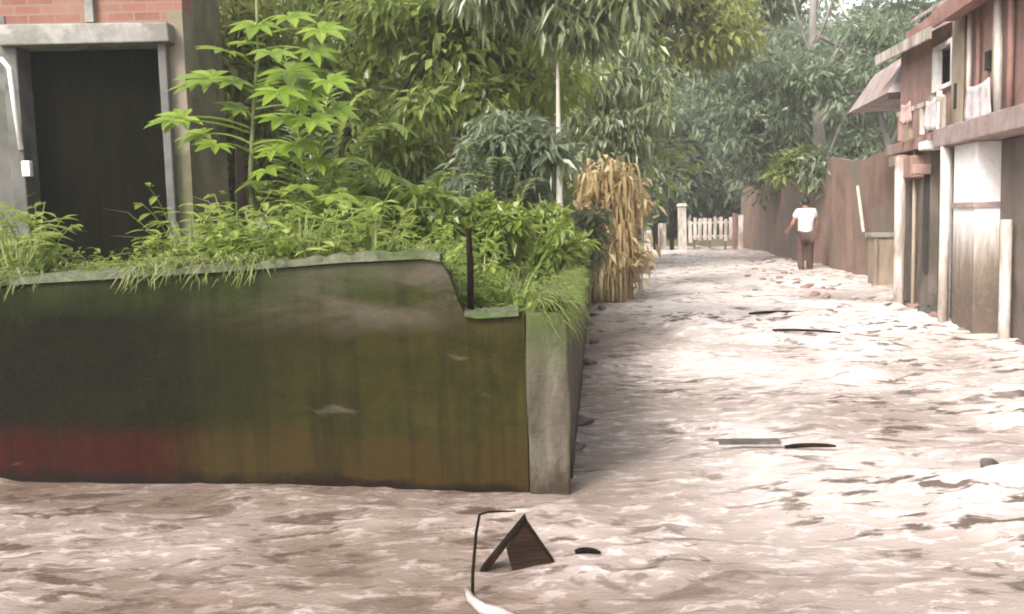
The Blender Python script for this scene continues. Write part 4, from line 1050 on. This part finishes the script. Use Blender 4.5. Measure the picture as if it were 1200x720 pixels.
# broken corner of a wooden crate
cr_c = on_water(610, 656); cr = empty('broken_crate', (cr_c.x, cr_c.y, 0))
a = at(574, 657, cr_c.y)-cr.location; b = at(614, 606, cr_c.y)-cr.location; c = at(648, 657, cr_c.y)-cr.location
m = MB()
def plank(m, p, q, w, t):
    d = q-p; rot = d.to_track_quat('X', 'Z').to_matrix(); m.box((p+q)/2, (d.length, w, t), rot, jit=.006)
pk = MB(); plank(pk, a+(a-b)*.25, b+Vector((.006, 0, .004)), .07, .014); pk.build('plank', M['dark_wood'], cr, bevel=.003)
pk = MB(); plank(pk, b-Vector((0, 0, .012)), c+(c-b)*.25, .06, .010); pk.build('plank', M['dark_wood'], cr, bevel=.003)
m = MB(); i0 = a.lerp(c, .42)+Vector((0, -.032, -.1)); i1 = c+Vector((-.004, -.032, -.1)); i2 = b+Vector((.004, -.032, -.016)); i3 = a.lerp(b, .36)+Vector((.016, -.032, -.006))
th = Vector((0, .014, 0)); pts = [i0, i1, c+Vector((-.002, -.032, 0)), i2, i3]
m.add([tuple(p) for p in pts]+[tuple(p+th) for p in pts], [(0, 1, 2, 3, 4), (9, 8, 7, 6, 5)]+[(k, k+5, (k+1) % 5+5, (k+1) % 5) for k in range(5)])
m.build('panel', M['dark_brown_wood'], cr)
tag(cr, 'dark brown broken crate corner poking out of the water like a small tent', 'crate')
tw = MB(); Y = on_water(556, 690).y
tw.tube([at(553, 700, Y)-Vector((0, 0, .05)), at(554, 672, Y), at(558, 625, Y+.05), at(562, 603, Y+.07), at(572, 600, Y+.08), at(604, 599, Y+.12)], [.006, .006, .0055, .005, .005, .003], 6)
tag(tw.build('bent_twig', M['dark_wood'], smooth=True), 'thin dark bent twig standing in the water beside the broken crate', 'twig')
ps = MB(); pts = []
for px, py in ((547, 688), (552, 699), (566, 709), (584, 713), (606, 722), (630, 740)):
    q = on_water(px, py); pts.append(Vector((q.x, q.y, wz(q.x, q.y)+.016)))
ps.tube(pts, [.010, .015, .020, .021, .018, .008], 10)
tag(ps.build('plastic_strip', M['plastic'], smooth=True), 'pale curled plastic strip floating below the bent twig', 'strip')
def stick(px0, py0, px1, py1, r, mat, label, flat=False, bend=.02, name='stick'):
    a = on_water(px0, py0); b = on_water(px1, py1); a.z = wz(a.x, a.y)+r*.7; b.z = wz(b.x, b.y)+r*.7; a.z = b.z = max(a.z, b.z)+.004
    m = MB()
    if flat:
        d = b-a; rot = d.to_track_quat('X', 'Z').to_matrix(); m.box((a+b)/2+Vector((0, 0, .022)), (d.length, r*6, r*1.6), rot, jit=r*.25)
    else:
        mid = (a+b)/2+Vector((0, bend, .01)); m.tube(bezier(a, mid, b, 7), [r*.7, r, r*1.05, r, r*.95, r*.8, r*.4], 7)
    tag(m.build(name, M[mat], smooth=not flat), label, name.replace('_', ' '))
stick(842, 527, 914, 527, .011, 'stone', 'wider grey board of the two floating in mid lane', True, name='board')
stick(920, 529, 980, 528, .013, 'dark_wood', 'thin dark stick floating end to end with the grey board')
stick(674, 652, 704, 653, .012, 'dark_wood', 'short dark stick floating to the side of the broken crate')
stick(878, 371, 940, 369, .018, 'dark_wood', 'dark floating branch across the lane in front of the person', bend=.1)
stick(905, 391, 985, 394, .014, 'dark_wood', 'long thin dark branch lying behind the two floating boards', bend=.08)
stick(1062, 352, 1088, 339, .018, 'dark_wood', 'dark plank end tilted at the foot of the thick white post', True, name='plank')
stick(1096, 352, 1118, 338, .018, 'dark_wood', 'dark plank lying between the thick white post and the white panel', True, name='plank')
stick(1180, 372, 1225, 356, .02, 'dark_wood', 'dark plank slanting at the foot of the maroon wall', True, name='plank')

def stone_mesh(r, seed):
    bm = bmesh.new(); bmesh.ops.create_icosphere(bm, subdivisions=3, radius=r); rr = random.Random(seed)
    o = Vector((rr.random()*9, rr.random()*9, 0))
    for v in bm.verts:
        p = v.co.normalized(); k = .7+.6*float(fbm(np.array(p.x*1.3+o.x+p.z), np.array(p.y*1.3+o.y-p.z), 3)); v.co = Vector((v.co.x*k*1.25, v.co.y*k, v.co.z*k*.62))
    me = bpy.data.meshes.new('stone'); bm.to_mesh(me); bm.free(); me.polygons.foreach_set('use_smooth', [True]*len(me.polygons)); return me
protos = [stone_mesh(.1, s) for s in range(4)]
for p in protos[:2]: p.materials.append(M['stone'])
for p in protos[2:]: p.materials.append(M['pink_brick'])
def stone(px, py, s, k, label, group=None, name='stone'):
    q = on_water(px, py); o = bpy.data.objects.new(name, protos[k]); C.objects.link(o)
    o.location = (q.x, q.y, wz(q.x, q.y)+.01*s); o.scale = (s,)*3; o.rotation_euler = (random.uniform(-.3, .3), random.uniform(-.3, .3), random.uniform(0, 6.28))
    tag(o, label, name, group)
stone(1161, 543, .5, 0, 'single dark stone showing above the water near the photo edge')
gs = ('wet dark stone at the foot of the side wall along the lane', 'stones along the side wall')
for px, py in ((676, 462), (680, 440), (684, 425), (681, 408), (690, 400), (688, 382), (693, 372), (700, 364), (674, 492), (670, 520)):
    stone(px+random.uniform(2, 8), py, random.uniform(.4, .8), random.randint(0, 1), *gs)
gs = ('washed pinkish brick lump in the shallow water before the brown wall', 'brick lumps before the brown wall')
for i in range(26):
    px = random.uniform(870, 985); py = 300+(px-870)*.28+random.uniform(0, 24)
    stone(px, py, random.uniform(.3, .75), random.choice([2, 3, 2]), *gs, name='brick_lump')
gs = ('wet rubble stone at the foot of the white posted house', 'rubble at the foot of the street house')
for i in range(16):
    px = random.uniform(1055, 1122); py = 349+(px-1060)*.45+random.uniform(-4, 10)
    stone(px, py, random.uniform(.5, 1.2), random.choice([0, 1, 3]), *gs, name='rubble_stone')

# ------------------------------------------------------------------ air
hzb = MB(); hzb.box((8, 62, 7.4), (190, 150, 17.0))
m, nt, out = new_mat('damp_air'); pv = N(nt, 'ShaderNodeVolumePrincipled'); pv.inputs['Color'].default_value = (0.90, 0.93, 0.92, 1)
pv.inputs['Density'].default_value = 0.0023; pv.inputs['Anisotropy'].default_value = 0.2; nt.links.new(pv.outputs[0], out.inputs['Volume'])
tag(hzb.build('haze', m), 'pale damp air over the flooded lane', 'haze', kind='stuff')

# ------------------------------------------------------------------ light
SUN_EL, SUN_AZ = R(44), R(-142)          # azimuth from +Y towards +X
wd = bpy.data.worlds.new('World'); S.world = wd; wd.use_nodes = True
nt = wd.node_tree; bg = nt.nodes['Background']
sky = nt.nodes.new('ShaderNodeTexSky'); sky.sky_type = 'NISHITA'; sky.sun_disc = False
sky.sun_elevation = SUN_EL; sky.sun_rotation = SUN_AZ; sky.air_density = 1.0; sky.dust_density = 4.0; sky.ozone_density = 1.0
hs_ = nt.nodes.new('ShaderNodeHueSaturation'); hs_.inputs['Saturation'].default_value = 0.25
nt.links.new(sky.outputs[0], hs_.inputs['Color']); nt.links.new(hs_.outputs[0], bg.inputs['Color']); bg.inputs['Strength'].default_value = 0.15
sd = bpy.data.lights.new('sun', 'SUN'); sd.energy = 1.5; sd.angle = R(16); sd.color = (1.0, 0.95, 0.88)
so = bpy.data.objects.new('sun', sd); C.objects.link(so)
dv = Vector((math.sin(SUN_AZ)*math.cos(SUN_EL), math.cos(SUN_AZ)*math.cos(SUN_EL), math.sin(SUN_EL)))
so.rotation_euler = (-dv).to_track_quat('-Z', 'Y').to_euler(); so.location = (0, 0, 30)

S.render.engine = 'CYCLES'
S.cycles.max_bounces = 6; S.cycles.diffuse_bounces = 3; S.cycles.glossy_bounces = 3; S.cycles.transmission_bounces = 4; S.cycles.volume_bounces = 1; S.cycles.transparent_max_bounces = 6
S.cycles.use_denoising = True; S.cycles.filter_width = 1.9
S.view_settings.view_transform = 'Standard'; S.view_settings.look = 'None'; S.view_settings.gamma = 1.0
S.view_settings.use_curve_mapping = False; S.view_settings.exposure = 1.48
